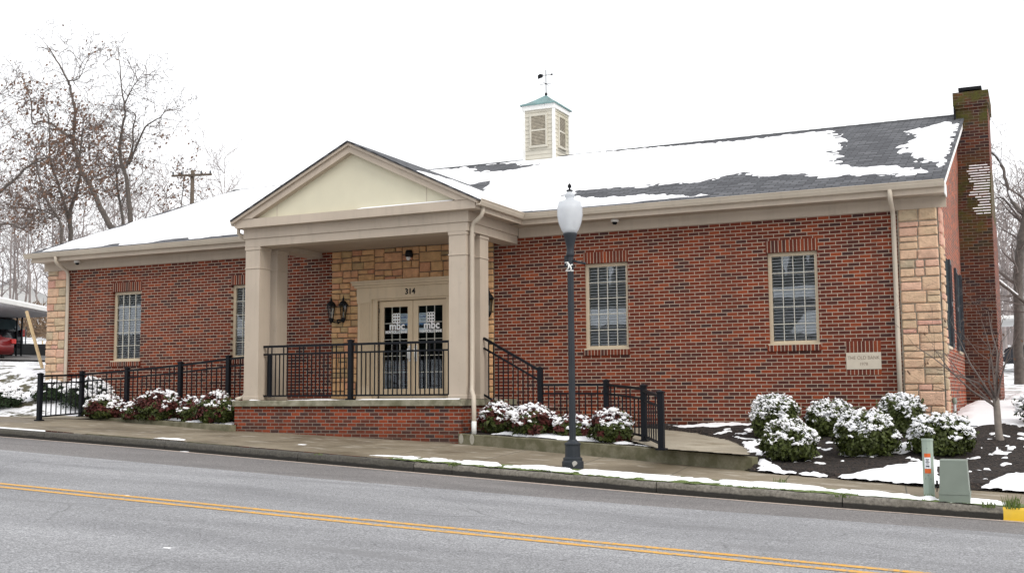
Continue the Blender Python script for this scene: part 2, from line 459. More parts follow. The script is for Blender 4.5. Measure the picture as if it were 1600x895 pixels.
def concretemat(name, base, moss=.0, joints=True, stain=(.16, .13, .08)):
    m, nt, p = newmat(name)
    c = ramp(nt, noise(nt, 30, 4), [(.3, tuple(b * .85 for b in base)), (.7, tuple(b * 1.12 for b in base))])
    c = mixc(nt, .8, c, ramp(nt, noise(nt, .8, 5, dist=.5), [(.3, (.68, .66, .62)), (.68, (1.18, 1.18, 1.18))]), 'MULTIPLY')
    st = ramp(nt, noise(nt, 1.6, 5), [(.5, (0, 0, 0)), (.72, (.8, .8, .8))])
    c = mixc(nt, st, c, stain)
    if moss: c = mixc(nt, math_(nt, 'MULTIPLY', ramp(nt, noise(nt, 5, 5), [(.4, (0, 0, 0)), (.62, (1, 1, 1))]), moss), c, (.075, .072, .028))
    if joints:
        sep = N(nt, 'ShaderNodeSeparateXYZ'); nt.links.new(pos(nt), sep.inputs[0])
        g = math_(nt, 'ABSOLUTE', math_(nt, 'SUBTRACT', math_(nt, 'FRACT', math_(nt, 'DIVIDE', math_(nt, 'ADD', sep.outputs['X'], math_(nt, 'MULTIPLY', sep.outputs['Y'], .12)), 1.55)), .5))
        c = mixc(nt, math_(nt, 'LESS_THAN', g, .0065), c, (.08, .075, .06))
    nt.links.new(c, p.inputs['Base Color']); p.inputs['Roughness'].default_value = .8
    bump(nt, p, noise(nt, 45, 4), .3, .006)
    return m
def sidewalkmat():
    m, nt, p = newmat('sidewalk_concrete')
    n1 = noise(nt, 40, 4); big = noise(nt, .55, 5, dist=.4); mid = noise(nt, 2.2, 5, mapping(nt, (1, 1.8, 1)))
    c = ramp(nt, n1, [(.3, (.2, .165, .115)), (.7, (.265, .225, .165))])
    surf_k = ramp(nt, big, [(.36, (1, 1, 1)), (.56, (0, 0, 0))])  # wetter patches, darker and smoother
    c = mixc(nt, math_(nt, 'MULTIPLY', surf_k, .8), c, (.115, .092, .06))
    c = mixc(nt, ramp(nt, mid, [(.56, (0, 0, 0)), (.68, (.65, .65, .65))]), c, (.4, .36, .3))
    c = mixc(nt, ramp(nt, noise(nt, 6, 5), [(.6, (0, 0, 0)), (.75, (.5, .5, .5))]), c, (.12, .095, .06))
    sep = N(nt, 'ShaderNodeSeparateXYZ'); nt.links.new(pos(nt), sep.inputs[0])
    g = math_(nt, 'ABSOLUTE', math_(nt, 'SUBTRACT', math_(nt, 'FRACT', math_(nt, 'DIVIDE', math_(nt, 'ADD', sep.outputs['X'], math_(nt, 'MULTIPLY', sep.outputs['Y'], .12)), 1.55)), .5))
    c = mixc(nt, math_(nt, 'LESS_THAN', g, .006), c, (.09, .08, .06))
    nt.links.new(c, p.inputs['Base Color'])
    nt.links.new(ramp(nt, surf_k, [(0, (.85, .85, .85)), (1, (.45, .45, .45))]), p.inputs['Roughness']); p.inputs['Specular IOR Level'].default_value = .3
    bump(nt, p, n1, .3, .006)
    return m
M['sidewalk'] = sidewalkmat()
def kerbmat(name='kerb_stone', k=1.0, lo=.085):
    m, nt, p = newmat(name)
    sep = N(nt, 'ShaderNodeSeparateXYZ'); nt.links.new(pos(nt), sep.inputs[0])
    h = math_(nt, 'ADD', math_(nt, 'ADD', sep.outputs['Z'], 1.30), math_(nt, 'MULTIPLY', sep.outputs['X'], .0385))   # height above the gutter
    n1 = noise(nt, 3, 5); n2 = noise(nt, 26, 4, rough=.7)
    c = ramp(nt, n2, [(.3, (.085 * k, .077 * k, .064 * k)), (.7, (.25 * k, .23 * k, .195 * k))])
    c = mixc(nt, ramp(nt, n1, [(.45, (0, 0, 0)), (.7, (.6, .6, .6))]), c, (.06, .055, .038))
    surf_k = math_(nt, 'MULTIPLY', math_(nt, 'SUBTRACT', math_(nt, 'ADD', lo - .03, math_(nt, 'MULTIPLY', noise(nt, 4, 4), .06)), h), 50.0, True)  # kerb face darkens towards the bottom, with a ragged upper edge
    c = mixc(nt, math_(nt, 'MULTIPLY', surf_k, .95), c, (.012, .011, .009))
    nt.links.new(c, p.inputs['Base Color']); p.inputs['Roughness'].default_value = .85
    bump(nt, p, n2, .7, .012)
    return m
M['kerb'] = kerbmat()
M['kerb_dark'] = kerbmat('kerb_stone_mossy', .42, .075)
M['planter'] = concretemat('planter_concrete', (.2, .185, .125), .7, False, (.11, .105, .055))
M['slab'] = concretemat('porch_slab_concrete', (.3, .285, .215), .6, False, (.17, .165, .1))
M['walk'] = concretemat('walk_concrete', (.36, .32, .25), .0, False)
def mulchmat():
    m, nt, p = newmat('dark_mulch')
    v = N(nt, 'ShaderNodeTexVoronoi', Scale=38.0)
    nt.links.new(mapping(nt, (1, 1.6, 1), (0, 0, .5)), v.inputs['Vector'])
    c = ramp(nt, v.outputs['Color'], [(.2, (.012, .009, .008)), (.6, (.03, .022, .018)), (.9, (.07, .048, .036))])
    nt.links.new(c, p.inputs['Base Color']); p.inputs['Roughness'].default_value = .95
    bump(nt, p, v.outputs['Distance'], 1, .03)
    return m
M['mulch'] = mulchmat()
def groundmat():
    m, nt, p = newmat('snowy_yard')
    f = ramp(nt, noise(nt, 1.5, 6, rough=.65), [(.41, (0, 0, 0)), (.48, (1, 1, 1))])
    g = mixc(nt, noise(nt, 9, 4), (.03, .025, .015), (.12, .11, .05))
    c = mixc(nt, f, g, (.88, .89, .92))
    nt.links.new(c, p.inputs['Base Color']); p.inputs['Roughness'].default_value = .85
    bump(nt, p, noise(nt, 6, 5), .6, .05)
    return m
M['ground'] = groundmat()
def glassmat(name, ior=1.9, rough=.015, tint=(.9, .95, .95)):
    m, nt, p = newmat(name)
    out = nt.nodes['Material Output']
    fr = N(nt, 'ShaderNodeFresnel', IOR=ior)
    tr = N(nt, 'ShaderNodeBsdfTransparent', Color=(*tint, 1))
    gl = N(nt, 'ShaderNodeBsdfGlossy', Roughness=rough, Color=(.85, .93, 1, 1))
    mxs = N(nt, 'ShaderNodeMixShader')
    nt.links.new(fr.outputs[0], mxs.inputs[0]); nt.links.new(tr.outputs[0], mxs.inputs[1]); nt.links.new(gl.outputs[0], mxs.inputs[2])
    nt.links.new(mxs.outputs[0], out.inputs['Surface'])
    b = N(nt, 'ShaderNodeBump', Strength=.03, Distance=.02)
    nt.links.new(noise(nt, 2.2, 2), b.inputs['Height']); nt.links.new(b.outputs[0], gl.inputs['Normal'])
    return m
M['glass'] = glassmat('window_glass', 2.1, tint=(1, 1, 1))
M['door_glass'] = glassmat('door_glass', 1.75, tint=(.75, .8, .8))
M['lantern_glass'] = glassmat('lantern_glass', 1.5, tint=(.8, .82, .8))
def globemat():
    m, nt, p = newmat('white_acrylic_globe')
    p.inputs['Base Color'].default_value = (.86, .88, .9, 1); p.inputs['Roughness'].default_value = .22
    nt.links.new(ramp(nt, noise(nt, 7, 3), [(.3, (.66, .68, .71)), (.7, (.76, .78, .8))]), p.inputs['Base Color'])
    out = nt.nodes['Material Output']
    t = N(nt, 'ShaderNodeBsdfTranslucent', Color=(.8, .83, .86, 1))
    mxs = N(nt, 'ShaderNodeMixShader'); mxs.inputs[0].default_value = .35
    nt.links.new(p.outputs[0], mxs.inputs[1]); nt.links.new(t.outputs[0], mxs.inputs[2])
    tp = N(nt, 'ShaderNodeBsdfTransparent', Color=(.9, .92, .95, 1)); m2 = N(nt, 'ShaderNodeMixShader'); m2.inputs[0].default_value = .28
    nt.links.new(mxs.outputs[0], m2.inputs[1]); nt.links.new(tp.outputs[0], m2.inputs[2]); nt.links.new(m2.outputs[0], out.inputs['Surface'])
    return m
M['globe'] = globemat()

# ------------------------------------------------------------------ terrain functions
def ip(x, xs, ys): return np.interp(x, xs, ys)
KX = [-160, -40, -17.23, -12.72, -8.9, -5.88, -3.33, -.85, 1.04, 6, 60, 120]
KY = [-1.5, -3.2, -4.79, -5.22, -5.79, -6.2, -6.55, -6.72, -6.75, -6.8, -7.2, -7.2]
def kerbY(x): return ip(x, KX, KY)
def RD(x): return -1.30 - .0385 * x
def SW(x, y): return -1.15 - .0385 * x + .017 * (y + 6.2)
BX = [-160, -40, -22, -18.8, -18.0, -15.6, -13.24, -13.2, -8.2, -8.19, -2.38, -2.3, -1.19, .18, 1.25, 6, 60]
BY = [1.0, -1.2, -2.3, -1.9, -1.45, -2.02, -2.6, -2.34, -2.34, -2.42, -4.24, -4.33, -4.57, -4.98, -4.98, -5.0, -5.2]
def backY(x): return ip(x, BX, BY)
HX = [-160, -60, -37, -30, -25.3, -23.6, -21.4, -20.2, -18.9, -18.4, -13.4, -13.2, -8, -5, 0, 3, 40, 120]
HZ = [6.0, 2.2, 1.35, 1.12, 1.05, .93, .78, .45, -.25, -.36, -.36, -.5, -.56, -.54, -.46, -.5, -1.6, -4]
def T(x, y):
    x = np.asarray(x, float); y = np.asarray(y, float)
    yb = backY(x); h = ip(x, HX, HZ)
    y1 = np.where(x < -18.6, 1.6, 0.0)
    t = np.clip((y - yb) / np.maximum(y1 - yb, .3), 0, 1)
    t = np.where(x < -18.6, t * t * (3 - 2 * t), t)
    s = SW(x, np.minimum(y, yb)) - .02
    z = s + (h - s) * t
    w = np.clip((x + 19) / 17, 0, 1)
    slope = .04 * (1 - w) + .05 * w
    z = z + slope * np.maximum(0, y - y1) + .06 * np.maximum(0, np.minimum(y, 120) - 20) * (1 - w) + .02 * np.maximum(0, np.minimum(y, 150) - 40) * w
    return z

# ------------------------------------------------------------------ road, kerb, sidewalk, ground
def strip(name, xs, ya, yb, zf, mat, n=2):
    m = MB(); vs = []; fs = []
    for x in xs:
        for k in range(n):
            y = float(ya(x) + (yb(x) - ya(x)) * k / (n - 1)); vs.append((x, y, float(zf(x, y))))
    for i in range(len(xs) - 1):
        for k in range(n - 1):
            fs.append((i * n + k, (i + 1) * n + k, (i + 1) * n + k + 1, i * n + k + 1))
    m.add(vs, fs)
    o = m.build(name, mat)
    return o
XS = [float(v) for v in np.concatenate([np.linspace(-160, -30, 14), np.linspace(-28, 4, 65), np.linspace(6, 120, 12)])]
seam = lambda x: float(ip(x, [-160, -40, -14.37, -7.47, -2.81, 1.28, 60, 120], [-4.5, -6.2, -7.22, -7.86, -8.06, -8.0, -8.4, -8.4]))
tag(strip('road', XS, lambda x: -140.0, seam, lambda x, y: RD(x) + .004, M['asphalt'], 4), kind='structure')
tag(strip('road_edge', XS, lambda x: seam(x) - .25, lambda x: kerbY(x) + .02, lambda x, y: RD(x), M['asphalt_edge']), kind='structure')
M['grit'] = plain('gutter_grit', (.42, .35, .3), .95, .25, 20)
tag(strip('gutter_line', XS, lambda x: kerbY(x) - .09 - .05 * float(vnoise(x * 1.3, .5)), lambda x: kerbY(x) + .02, lambda x, y: RD(x) + .004, M['grit']), kind='structure')
yl1 = lambda x: float(ip(x, [-160, -9.9, -5.18, -1.76, .38, 120], [-8.5, -11.0, -11.14, -11.2, -11.2, -11.9]))
ob = MB()
for off in (0.0, -.25):
    vs = []; fs = []
    for x in XS:
        y = yl1(x) + off; w = .055
        vs += [(x, y - w, RD(x) + .008), (x, y + w, RD(x) + .008)]
    ob.add(vs, [(2 * i, 2 * i + 2, 2 * i + 3, 2 * i + 1) for i in range(len(XS) - 1)])
tag(ob.build('centre_line', M['yellow']), kind='structure')
# kerb
def kerb(name, xs, mat, lift=0.0):
    m = MB(); vs = []; fs = []
    prof = [(0.0, -.1), (.0, .02), (.008, .11), (.03, .145), (.06, .15), (.16, .15), (.16, -.1)]
    for i, x in enumerate(xs):
        yk = float(kerbY(x)); z = RD(x)
        for k, (dy, dz) in enumerate(prof):
            j = (.012 * (float(vnoise(x * 2.1, k * 3.1)) - .5)) if 0 < k < 5 else 0
            vs.append((x, yk + dy - lift + j, z + dz + lift + j))
    n = len(prof)
    for i in range(len(xs) - 1):
        for k in range(n - 1):
            fs.append((i * n + k, (i + 1) * n + k, (i + 1) * n + k + 1, i * n + k + 1))
    m.add(vs, fs, smooth=True)
    m.add([vs[k] for k in range(n)], [tuple(range(n))]); m.add([vs[-n + k] for k in range(n)], [tuple(range(n))])
    return tag(m.build(name, mat), kind='structure')
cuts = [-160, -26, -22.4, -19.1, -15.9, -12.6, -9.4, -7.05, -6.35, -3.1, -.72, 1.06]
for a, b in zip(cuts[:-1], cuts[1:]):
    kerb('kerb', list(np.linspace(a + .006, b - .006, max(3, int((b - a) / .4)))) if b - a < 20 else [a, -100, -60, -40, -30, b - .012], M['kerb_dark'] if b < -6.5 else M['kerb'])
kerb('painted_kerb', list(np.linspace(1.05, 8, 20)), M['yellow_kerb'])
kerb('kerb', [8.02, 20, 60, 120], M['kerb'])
# sidewalk
tag(strip('sidewalk', XS, lambda x: kerbY(x) + .155, backY, lambda x, y: SW(x, y) + (.0 if y > kerbY(x) + .3 else 0), M['sidewalk'], 6), kind='structure')
# ground terrain behind the sidewalk
gx = np.concatenate([np.linspace(-160, -45, 40), np.linspace(-43, 12, 180), np.linspace(14, 120, 30)])
gy = np.concatenate([np.linspace(-5.5, 8, 110), np.linspace(8.5, 40, 50), np.linspace(44, 260, 30)])
g = drape('ground', gx, gy, lambda X, Y: (Y - backY(X) + .12), lambda X, Y, m: T(X, Y) + np.where(m < .15, -.03, 0) + .05 * (fbm(X * .7, Y * .7, 4) - .5) * np.clip(-(X + 19.5), 0, 1) , M['ground'])
tag(g, kind='structure')
lot = drape('parking_lot', np.linspace(-60, -22.2, 90), np.linspace(8.2, 26, 50),
            lambda X, Y: sdf(X, Y, [(-60, 9), (-34, 8.4), (-26, 8.4), (-22.3, 9), (-22.3, 24), (-60, 20)]) + .5 * (fbm(X * .8, Y * .8) - .5),
            lambda X, Y, m: T(X, Y) + .06, M['asphalt_edge'])
tag(lot, kind='structure')

# mulch beds ---------------------------------------------------------
mulch_poly = [(-2.36, -4.3), (-1.19, -4.55), (.18, -4.96), (4.5, -4.98), (4.5, -1.2), (2.6, -.6), (1.0, -.2), (.35, -.55), (.05, -.02), (-5.6, -.02), (-4.9, -.4), (-4.13, -.93), (-3.32, -2.26), (-2.45, -4.2)]
def bedz(X, Y): return T(X, Y) + .05 + .05 * fbm(X * 2.2, Y * 2.2, 3, 4) + .03 * vnoise(X * 14, Y * 14, 9)
mb = drape('mulch_bed', np.arange(-5.7, 4.6, .05), np.arange(-5.05, 0.05, .05), lambda X, Y: sdf(X, Y, mulch_poly) + .06 * (vnoise(X * 5, Y * 5) - .5), lambda X, Y, m: bedz(X, Y) - .06 * (m < .04), M['mulch'])
tag(mb, kind='structure')
# walk behind the right planter, and the left ramp
def walkz(X, Y): return np.minimum(-.7189 - .0338 * X + .0359 * Y, -.545) + .012
wk = drape('walk', np.arange(-8.0, -2.3, .06), np.arange(-4.5, -.02, .06), lambda X, Y: sdf(X, Y, [(-8, -1.62), (-5.62, -1.62), (-4.55, -3.05), (-3.85, -4.0), (-2.45, -4.3), (-2.62, -3.6), (-3.1, -2.5), (-3.6, -1.5), (-4.13, -.9), (-4.95, -.38), (-5.6, -.12), (-8, -.12)]), lambda X, Y, m: walkz(X, Y), M['walk'])
tag(wk, kind='structure')
ramp_m = MB()
vs = []
for x, z in ((-18.9, -.33), (-13.4, .03)):
    vs += [(x, -1.32, z - .4), (x, -1.32, z), (x, -.02, z), (x, -.02, z - .4)]
ramp_m.add(vs, [(0, 1, 2, 3), (7, 6, 5, 4), (0, 4, 5, 1), (1, 5, 6, 2), (2, 6, 7, 3)])
tag(ramp_m.build('entrance_ramp', M['walk']), kind='structure')
# pad joining ramp foot and sidewalk
pad = MB().add([(-20.2, -2.5, -.31), (-18.0, -1.55, -.355), (-18.0, -1.25, -.35), (-18.9, -1.25, -.325), (-18.9, -.02, -.32), (-19.3, -.02, -.31), (-19.6, -1.2, -.29)], [(0, 1, 2, 3, 4, 5, 6)])
tag(pad.build('ramp_landing', M['walk']), kind='structure')
# planter walls (things)
def planter_wall(label, pts, w=.16):
    t = thing('planter_wall', (pts[0][0], pts[0][1], pts[0][2] - .2), label, 'low wall')
    m = MB(); vs = []; fs = []
    for i, (x, y, z) in enumerate(pts):
        a = pts[max(i - 1, 0)]; b = pts[min(i + 1, len(pts) - 1)]
        d = Vector((b[0] - a[0], b[1] - a[1])).normalized(); n = Vector((-d.y, d.x))
        for off, zz in ((0, -.6), (0, -.012), (.012, 0), (w, 0), (w, -.6)):
            vs.append((x + n.x * off, y + n.y * off, z + zz))
    k = 5
    for i in range(len(pts) - 1):
        for j in range(k - 1): fs.append((i * k + j, (i + 1) * k + j, (i + 1) * k + j + 1, i * k + j + 1))
    fs += [tuple(range(k)), tuple(range(len(vs) - k, len(vs)))[::-1]]
    m.add(vs, fs); m.build('wall_body', M['planter'], t)
    return t
PR = [(-8.2, -2.438, -.584), (-6.25, -2.989, -.648), (-4.32, -3.591, -.727), (-2.375, -4.259, -.82)]
pw = planter_wall('mossy low concrete planter wall stepping down right of the porch behind the street lamp', PR)
# pale mineral patches near the porch corner of that wall
pm = MB()
for (x, h) in ((-8.13, .12), (-7.87, .13)):
    y = -2.438 - (x + 8.2) * .2826 - .004
    pm.add([(x + .055 * math.cos(a), y - .2826 * .055 * math.cos(a), -.68 + h * .75 * math.sin(a)) for a in np.linspace(0, 2 * math.pi, 12, endpoint=False)], [tuple(range(12))])
pm.build('lime_stain', plain('lime_stain', (.36, .34, .28), .9, .1, 20), pw)
PL = [(-18.3, -1.52, -.36), (-17.6, -1.55, -.34), (-16.6, -1.82, -.355), (-15.61, -2.077, -.384), (-14.4, -2.36, -.418), (-13.3, -2.63, -.452)]
planter_wall('mossy low concrete planter wall left of the porch, fading into the pavement by the ramp', PL)
# planter soil
def soil(name, poly, zf):
    xs = np.arange(min(p[0] for p in poly) - .1, max(p[0] for p in poly) + .1, .07)
    ys = np.arange(min(p[1] for p in poly) - .1, max(p[1] for p in poly) + .1, .07)
    return tag(drape(name, xs, ys, lambda X, Y: sdf(X, Y, poly), lambda X, Y, m: zf(X, Y) + .02 * vnoise(X * 9, Y * 9), M['mulch']), kind='structure')
polyR = [(-8.15, -2.36), (-6.2, -2.86), (-4.3, -3.45), (-3.9, -3.7), (-4.5, -3.0), (-5.6, -1.6), (-8.15, -1.6)]
polyL = [(-18.0, -1.42), (-16.6, -1.68), (-15.6, -1.93), (-13.35, -2.5), (-13.35, -1.33), (-18.0, -1.33)]
def soilR(X, Y): return ip(X, [-8.2, -6.25, -4.32, -2.4], [-.60, -.665, -.745, -.83]) + .04 * np.clip(Y + 2.6 + (X + 8) * .3, 0, 1)
def soilL(X, Y): return ip(X, [-18, -15.6, -13.3], [-.37, -.405, -.475]) + .03 * np.clip(Y + 2.4, 0, 1)
soil('planter_soil', polyR, soilR); soil('planter_soil', polyL, soilL)

# ------------------------------------------------------------------ THE BUILDING
bank = thing('bank_building', (-10.6, 7.4, -.6), 'long single storey red brick building with snowy gable roof, columned entrance porch and end chimney', 'building')
BT = 3.33                      # brick top
XL = -21.25
WINS = [(-19.113, -18.2), (-15.45, -14.54), (-6.646, -5.735), (-3.0, -2.088)]
WZ0, WZ1 = 1.0, 2.70
# front wall, pieces butted round the openings
fwm = MB()
edges = [XL] + [v for w in WINS for v in w]
doorx = (-11.45, -9.75); doorz = (.03, 2.2)
opens = [(a, b, WZ0, WZ1) for a, b in WINS] + [(doorx[0], doorx[1], doorz[0], doorz[1])]
opens.sort()
x = XL
for a, b, z0, z1 in opens:
    fwm.box(x, a, 0, .22, -1.2, BT); fwm.box(a, b, 0, .22, -1.2, z0); fwm.box(a, b, 0, .22, z1, BT); x = b
fwm.box(x, 0, 0, .22, -1.2, BT)
fwm.build('front_wall', M['brick'], bank)
sw_ = MB()
ROOF0, RS = 3.93, .368         # roof plane z = ROOF0 + RS*y
RY = 7.4; RZ = ROOF0 + RS * RY
for (xa, xb, nm) in ((-.22, -.003, 'gable_wall'), (XL + .003, XL + .22, 'gable_wall')):
    MB().prism([(.0 + .222, -1.2), (14.8, -1.2), (14.8, ROOF0 - .12), (RY, RZ - .12), (.222, ROOF0 + .0)], 'x', xa, xb).build(nm, M['brick_side'], bank)
MB().prism([(.002, -1.2), (.222, -1.2), (.222, 3.95), (.002, 3.86)], 'x', -.003, .0).build('wall_corner', M['brick_side'], bank)
MB().box(XL + .22, -.22, 14.6, 14.8, -1.2, 3.7).build('rear_wall', M['brick_side'], bank)

# stone work ---------------------------------------------------------
def ashlar(w, h, seed, lo=(.15, .085), hi=(.5, .29)):
    r = random.Random(seed); out = []
    def sub(x0, y0, x1, y1, lvl):
        W, H = x1 - x0, y1 - y0
        bigx = W > hi[0] * r.uniform(.7, 1.0); bigy = H > hi[1] * r.uniform(.55, 1.0)
        if not bigx and not bigy: out.append((x0, y0, x1, y1)); return
        if bigy and (not bigx or H / hi[1] > W / hi[0] * r.uniform(.6, 1.3)):
            c = r.uniform(.3, .7)
            if H > 1.2: c = r.uniform(.42, .58)
            y = y0 + H * c
            if y - y0 < lo[1] or y1 - y < lo[1]: out.append((x0, y0, x1, y1)); return
            sub(x0, y0, x1, y, lvl + 1); sub(x0, y, x1, y1, lvl + 1)
        else:
            x = x0 + W * r.uniform(.32, .68)
            if x - x0 < lo[0] or x1 - x < lo[0]: out.append((x0, y0, x1, y1)); return
            sub(x0, y0, x, y1, lvl + 1); sub(x, y0, x1, y1, lvl + 1)
    n = max(1, round(h / .62)); 
    ys = [0] + [h * (i + r.uniform(-.2, .2)) / n for i in range(1, n)] + [h]
    for a, b in zip(ys[:-1], ys[1:]): sub(0, a, w, b, 0)
    return out
def stones(m, rects, fn, seed, gap=.009, d=.045):
    r = random.Random(seed)
    for (x0, y0, x1, y1) in rects:
        x0 += gap; y0 += gap; x1 -= gap; y1 -= gap
        bv = min(.022, (x1 - x0) * .2, (y1 - y0) * .2)
        dd = d * r.uniform(.75, 1.25)
        def j(): return r.uniform(-.006, .006)
        # outline with clipped corners, then domed face
        o = [(x0 + bv * r.random(), y0 + j()), (x1 - bv * r.random(), y0 + j()), (x1 + j(), y0 + bv * r.random()), (x1 + j(), y1 - bv * r.random()), (x1 - bv * r.random(), y1 + j()), (x0 + bv * r.random(), y1 + j()), (x0 + j(), y1 - bv * r.random()), (x0 + j(), y0 + bv * r.random())]
        cx, cy = (x0 + x1) / 2, (y0 + y1) / 2
        vs = [fn(u, v, 0) for u, v in o] + [fn(u, v, dd * .6) for u, v in o] + [fn(u + (cx - u) * .13, v + (cy - v) * .2, dd * r.uniform(.9, 1.1)) for u, v in o] + [fn(cx + j() * 4, cy + j() * 3, dd * 1.1)]
        fs = []
        for i in range(8):
            k = (i + 1) % 8
            fs += [(i, k, 8 + k, 8 + i), (8 + i, 8 + k, 16 + k, 16 + i), (16 + i, 16 + k, 24)]
        m.add(vs, fs, max(.001, min(1, r.gauss(.55, .26))))
def quoin(name, parts, mortar_boxes):
    m = MB()
    for i, (w, h, fn, sd_) in enumerate(parts): stones(m, ashlar(w, h, sd_), fn, sd_ + 50)
    o = m.build(name, M['stone'], bank)
    mm = MB()
    for b in mortar_boxes: mm.box(*b)
    mm.build('mortar_bed', M['stone_mortar'], o)
    return o
quoin('stone_quoin', [(.66, 4.33, lambda u, v, d: (-.66 + u, -.012 - d, -1.0 + v), 3), (.62, 4.33, lambda u, v, d: (.012 + d, .0 + u - .03, -1.0 + v), 8)],
      [(-.675, .012, -.02, -.003, -1.0, BT), (.001, .02, -.02, .6, -1.0, BT)])
quoin('stone_quoin', [(.66, 3.6, lambda u, v, d: (-21.29 + u, -.012 - d, -.27 + v), 21)], [(-21.29, -20.62, -.02, -.003, -.3, BT)])
# entrance stone facing, around the door surround
ent = []
EX0, EX1 = -12.64, -8.64
er = ashlar(EX1 - EX0, 3.3 - .04, 33, hi=(.46, .23))
ent = []
for (a, b, c, d) in er:
    gx0, gx1 = EX0 + a, EX0 + c; gz0, gz1 = .04 + b, .04 + d
    if gx1 <= -11.93 or gx0 >= -9.27 or gz0 >= 2.6: ent.append((a, b, c, d)); continue
    if gz1 > 2.6 + .07 and gx0 < -9.3 and gx1 > -11.9:
        b2 = 2.6 - .04
        ent.append((a, b2, c, d)); 
        if gx0 < -12.05: ent.append((a, b, -11.93 - EX0, b2))
        if gx1 > -9.15: ent.append((-9.27 - EX0, b, c, b2))
        continue
    if gx0 < -12.03: ent.append((a, b, -11.93 - EX0, d))
    if gx1 > -9.17: ent.append((-9.27 - EX0, b, c, d))
em = MB(); stones(em, ent, lambda u, v, d: (EX0 + u, -.012 - d, .04 + v), 77)
eo = em.build('entrance_stonework', M['stone_entry'], bank)
mm = MB(); mm.box(EX0, -11.93, -.02, -.003, .03, 3.32); mm.box(-9.27, EX1, -.02, -.003, .03, 3.32); mm.box(-11.93, -9.27, -.02, -.003, 2.6, 3.32)
mm.build('mortar_bed', M['entry_mortar'], eo)

# windows ------------------------------------------------------------
def window(a, b):
    z0, z1 = WZ0, WZ1
    f = MB(); y = .075; w = .065
    f.box(a, a + w, y, y + .09, z0, z1); f.box(b - w, b, y, y + .09, z0, z1)
    f.box(a + w, b - w, y, y + .09, z1 - w, z1); f.box(a + w, b - w, y, y + .09, z0, z0 + w)
    f.box(a - .012, b + .012, y - .095, y, z0 - .012, z0 + .012)
    fo = f.build('window', M['window_frame'], bank)
    ia, ib, iz0, iz1 = a + w, b - w, z0 + w, z1 - w
    MB().add([(ia, y + .035, iz0), (ib, y + .035, iz0), (ib, y + .035, iz1), (ia, y + .035, iz1)], [(0, 1, 2, 3)]).build('pane', M['glass'], fo)
    g = MB()
    for k in range(1, 4):
        x = ia + (ib - ia) * k / 4; g.box(x - .0062, x + .0062, y + .014, y + .032, iz0, iz1)
    for k in range(1, 5):
        z = iz0 + (iz1 - iz0) * k / 5; g.box(ia, ib, y + .011, y + .0335, z - .0068, z + .0068)
    g.build('glazing_bars', M['muntin'], fo)
    s = MB(); z = iz0 + .03
    while z < iz1:
        yy = y + .085
        s.add([(ia - .05, yy - .024, z - .018), (ib + .05, yy - .024, z - .018), (ib + .05, yy + .024, z + .016), (ia - .05, yy + .024, z + .016),
               (ia - .05, yy - .024, z - .013), (ib + .05, yy - .024, z - .013), (ib + .05, yy + .024, z + .021), (ia - .05, yy + .024, z + .021)],
              [(0, 1, 2, 3), (7, 6, 5, 4), (0, 4, 5, 1), (2, 6, 7, 3)])
        z += .057
    for k in (1, 3):
        x = ia + (ib - ia) * k / 4; s.box(x - .006, x + .006, y + .052, y + .056, iz0, iz1)
    s.build('blind', M['blind'], fo)
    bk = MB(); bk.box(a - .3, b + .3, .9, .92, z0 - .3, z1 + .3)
    bk.build('inner_shade', M['dark_room'], fo)  # dark sheet added behind the blind in place of an unlit room
    MB().cbox(a - .02, b + .02, -.006, .07, z1 + .002, z1 + .225, .003).build('lintel', M['soldier'], bank)
    MB().cbox(a - .03, b + .03, -.03, .07, z0 - .125, z0 - .014, .004).build('window_sill', M['soldier'], bank)
for a, b in WINS: window(a, b)
# side shutters -------------------------------------------------------
for y0, y1 in ((.44, .84), (1.95, 2.35), (3.6, 4.0), (5.1, 5.5)):
    f = MB(); z0, z1 = .95, 2.62; xs_ = .004
    f.box(xs_, .045, y0, y0 + .05, z0, z1); f.box(xs_, .045, y1 - .05, y1, z0, z1)
    for z in (z0, (z0 + z1) / 2 - .04, z1 - .08): f.box(xs_, .043, y0 + .05, y1 - .05, z, z + .08)
    z = z0 + .1
    while z < z1 - .1:
        f.add([(.006, y0 + .05, z), (.036, y0 + .05, z - .03), (.036, y1 - .05, z - .03), (.006, y1 - .05, z)], [(0, 1, 2, 3)]); z += .045
    f.build('shutter', plain('dark_shutter_paint', (.02, .023, .03), .5, .1, 6) if 'shut' not in M else M['shut'], bank)
for y0, y1 in ((.86, 1.93), (4.02, 5.08)):
    MB().box(.003, .03, y0, y1, .90, .95).build('window_sill', M['window_frame'], bank)
    MB().box(.001, .006, y0, y1, .95, 2.6).build('side_window', M['carglass'], bank)

# eaves ----------------------------------------------------------------
PX0, PX1 = -13.39, -7.80     # portico eave edges
def eave(x0, x1, f0, f1):
    MB().box(f0, f1, -.03, -.002, BT - .005, 3.52).build('frieze_board', M['trim'], bank)
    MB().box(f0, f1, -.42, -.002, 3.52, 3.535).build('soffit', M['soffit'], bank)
    MB().box(x0, x1, -.445, -.42, 3.51, 3.70).build('fascia', M['trim'], bank)
GP = [(0, 0), (0, .115), (-.012, .115), (-.012, .012), (-.07, .012), (-.10, .06), (-.105, .108), (-.125, .108), (-.125, .119), (-.098, .119), (-.092, .06), (-.068, .0)]
GP = [(0, 0), (0, .115), (-.012, .115), (-.012, .02), (-.068, .02), (-.098, .066), (-.103, .115), (-.126, .115), (-.126, .1), (-.114, .094), (-.107, .06), (-.078, .0)]
eave(-21.44, PX0 - .0, -21.44, -13.325); eave(PX1 + .0, .155, -8.07, .155)
def gutter_x(x0, x1): MB().prism([(-.446 + p[0], 3.612 + p[1]) for p in GP], 'x', x0, x1).build('gutter', M['gutter'], bank)
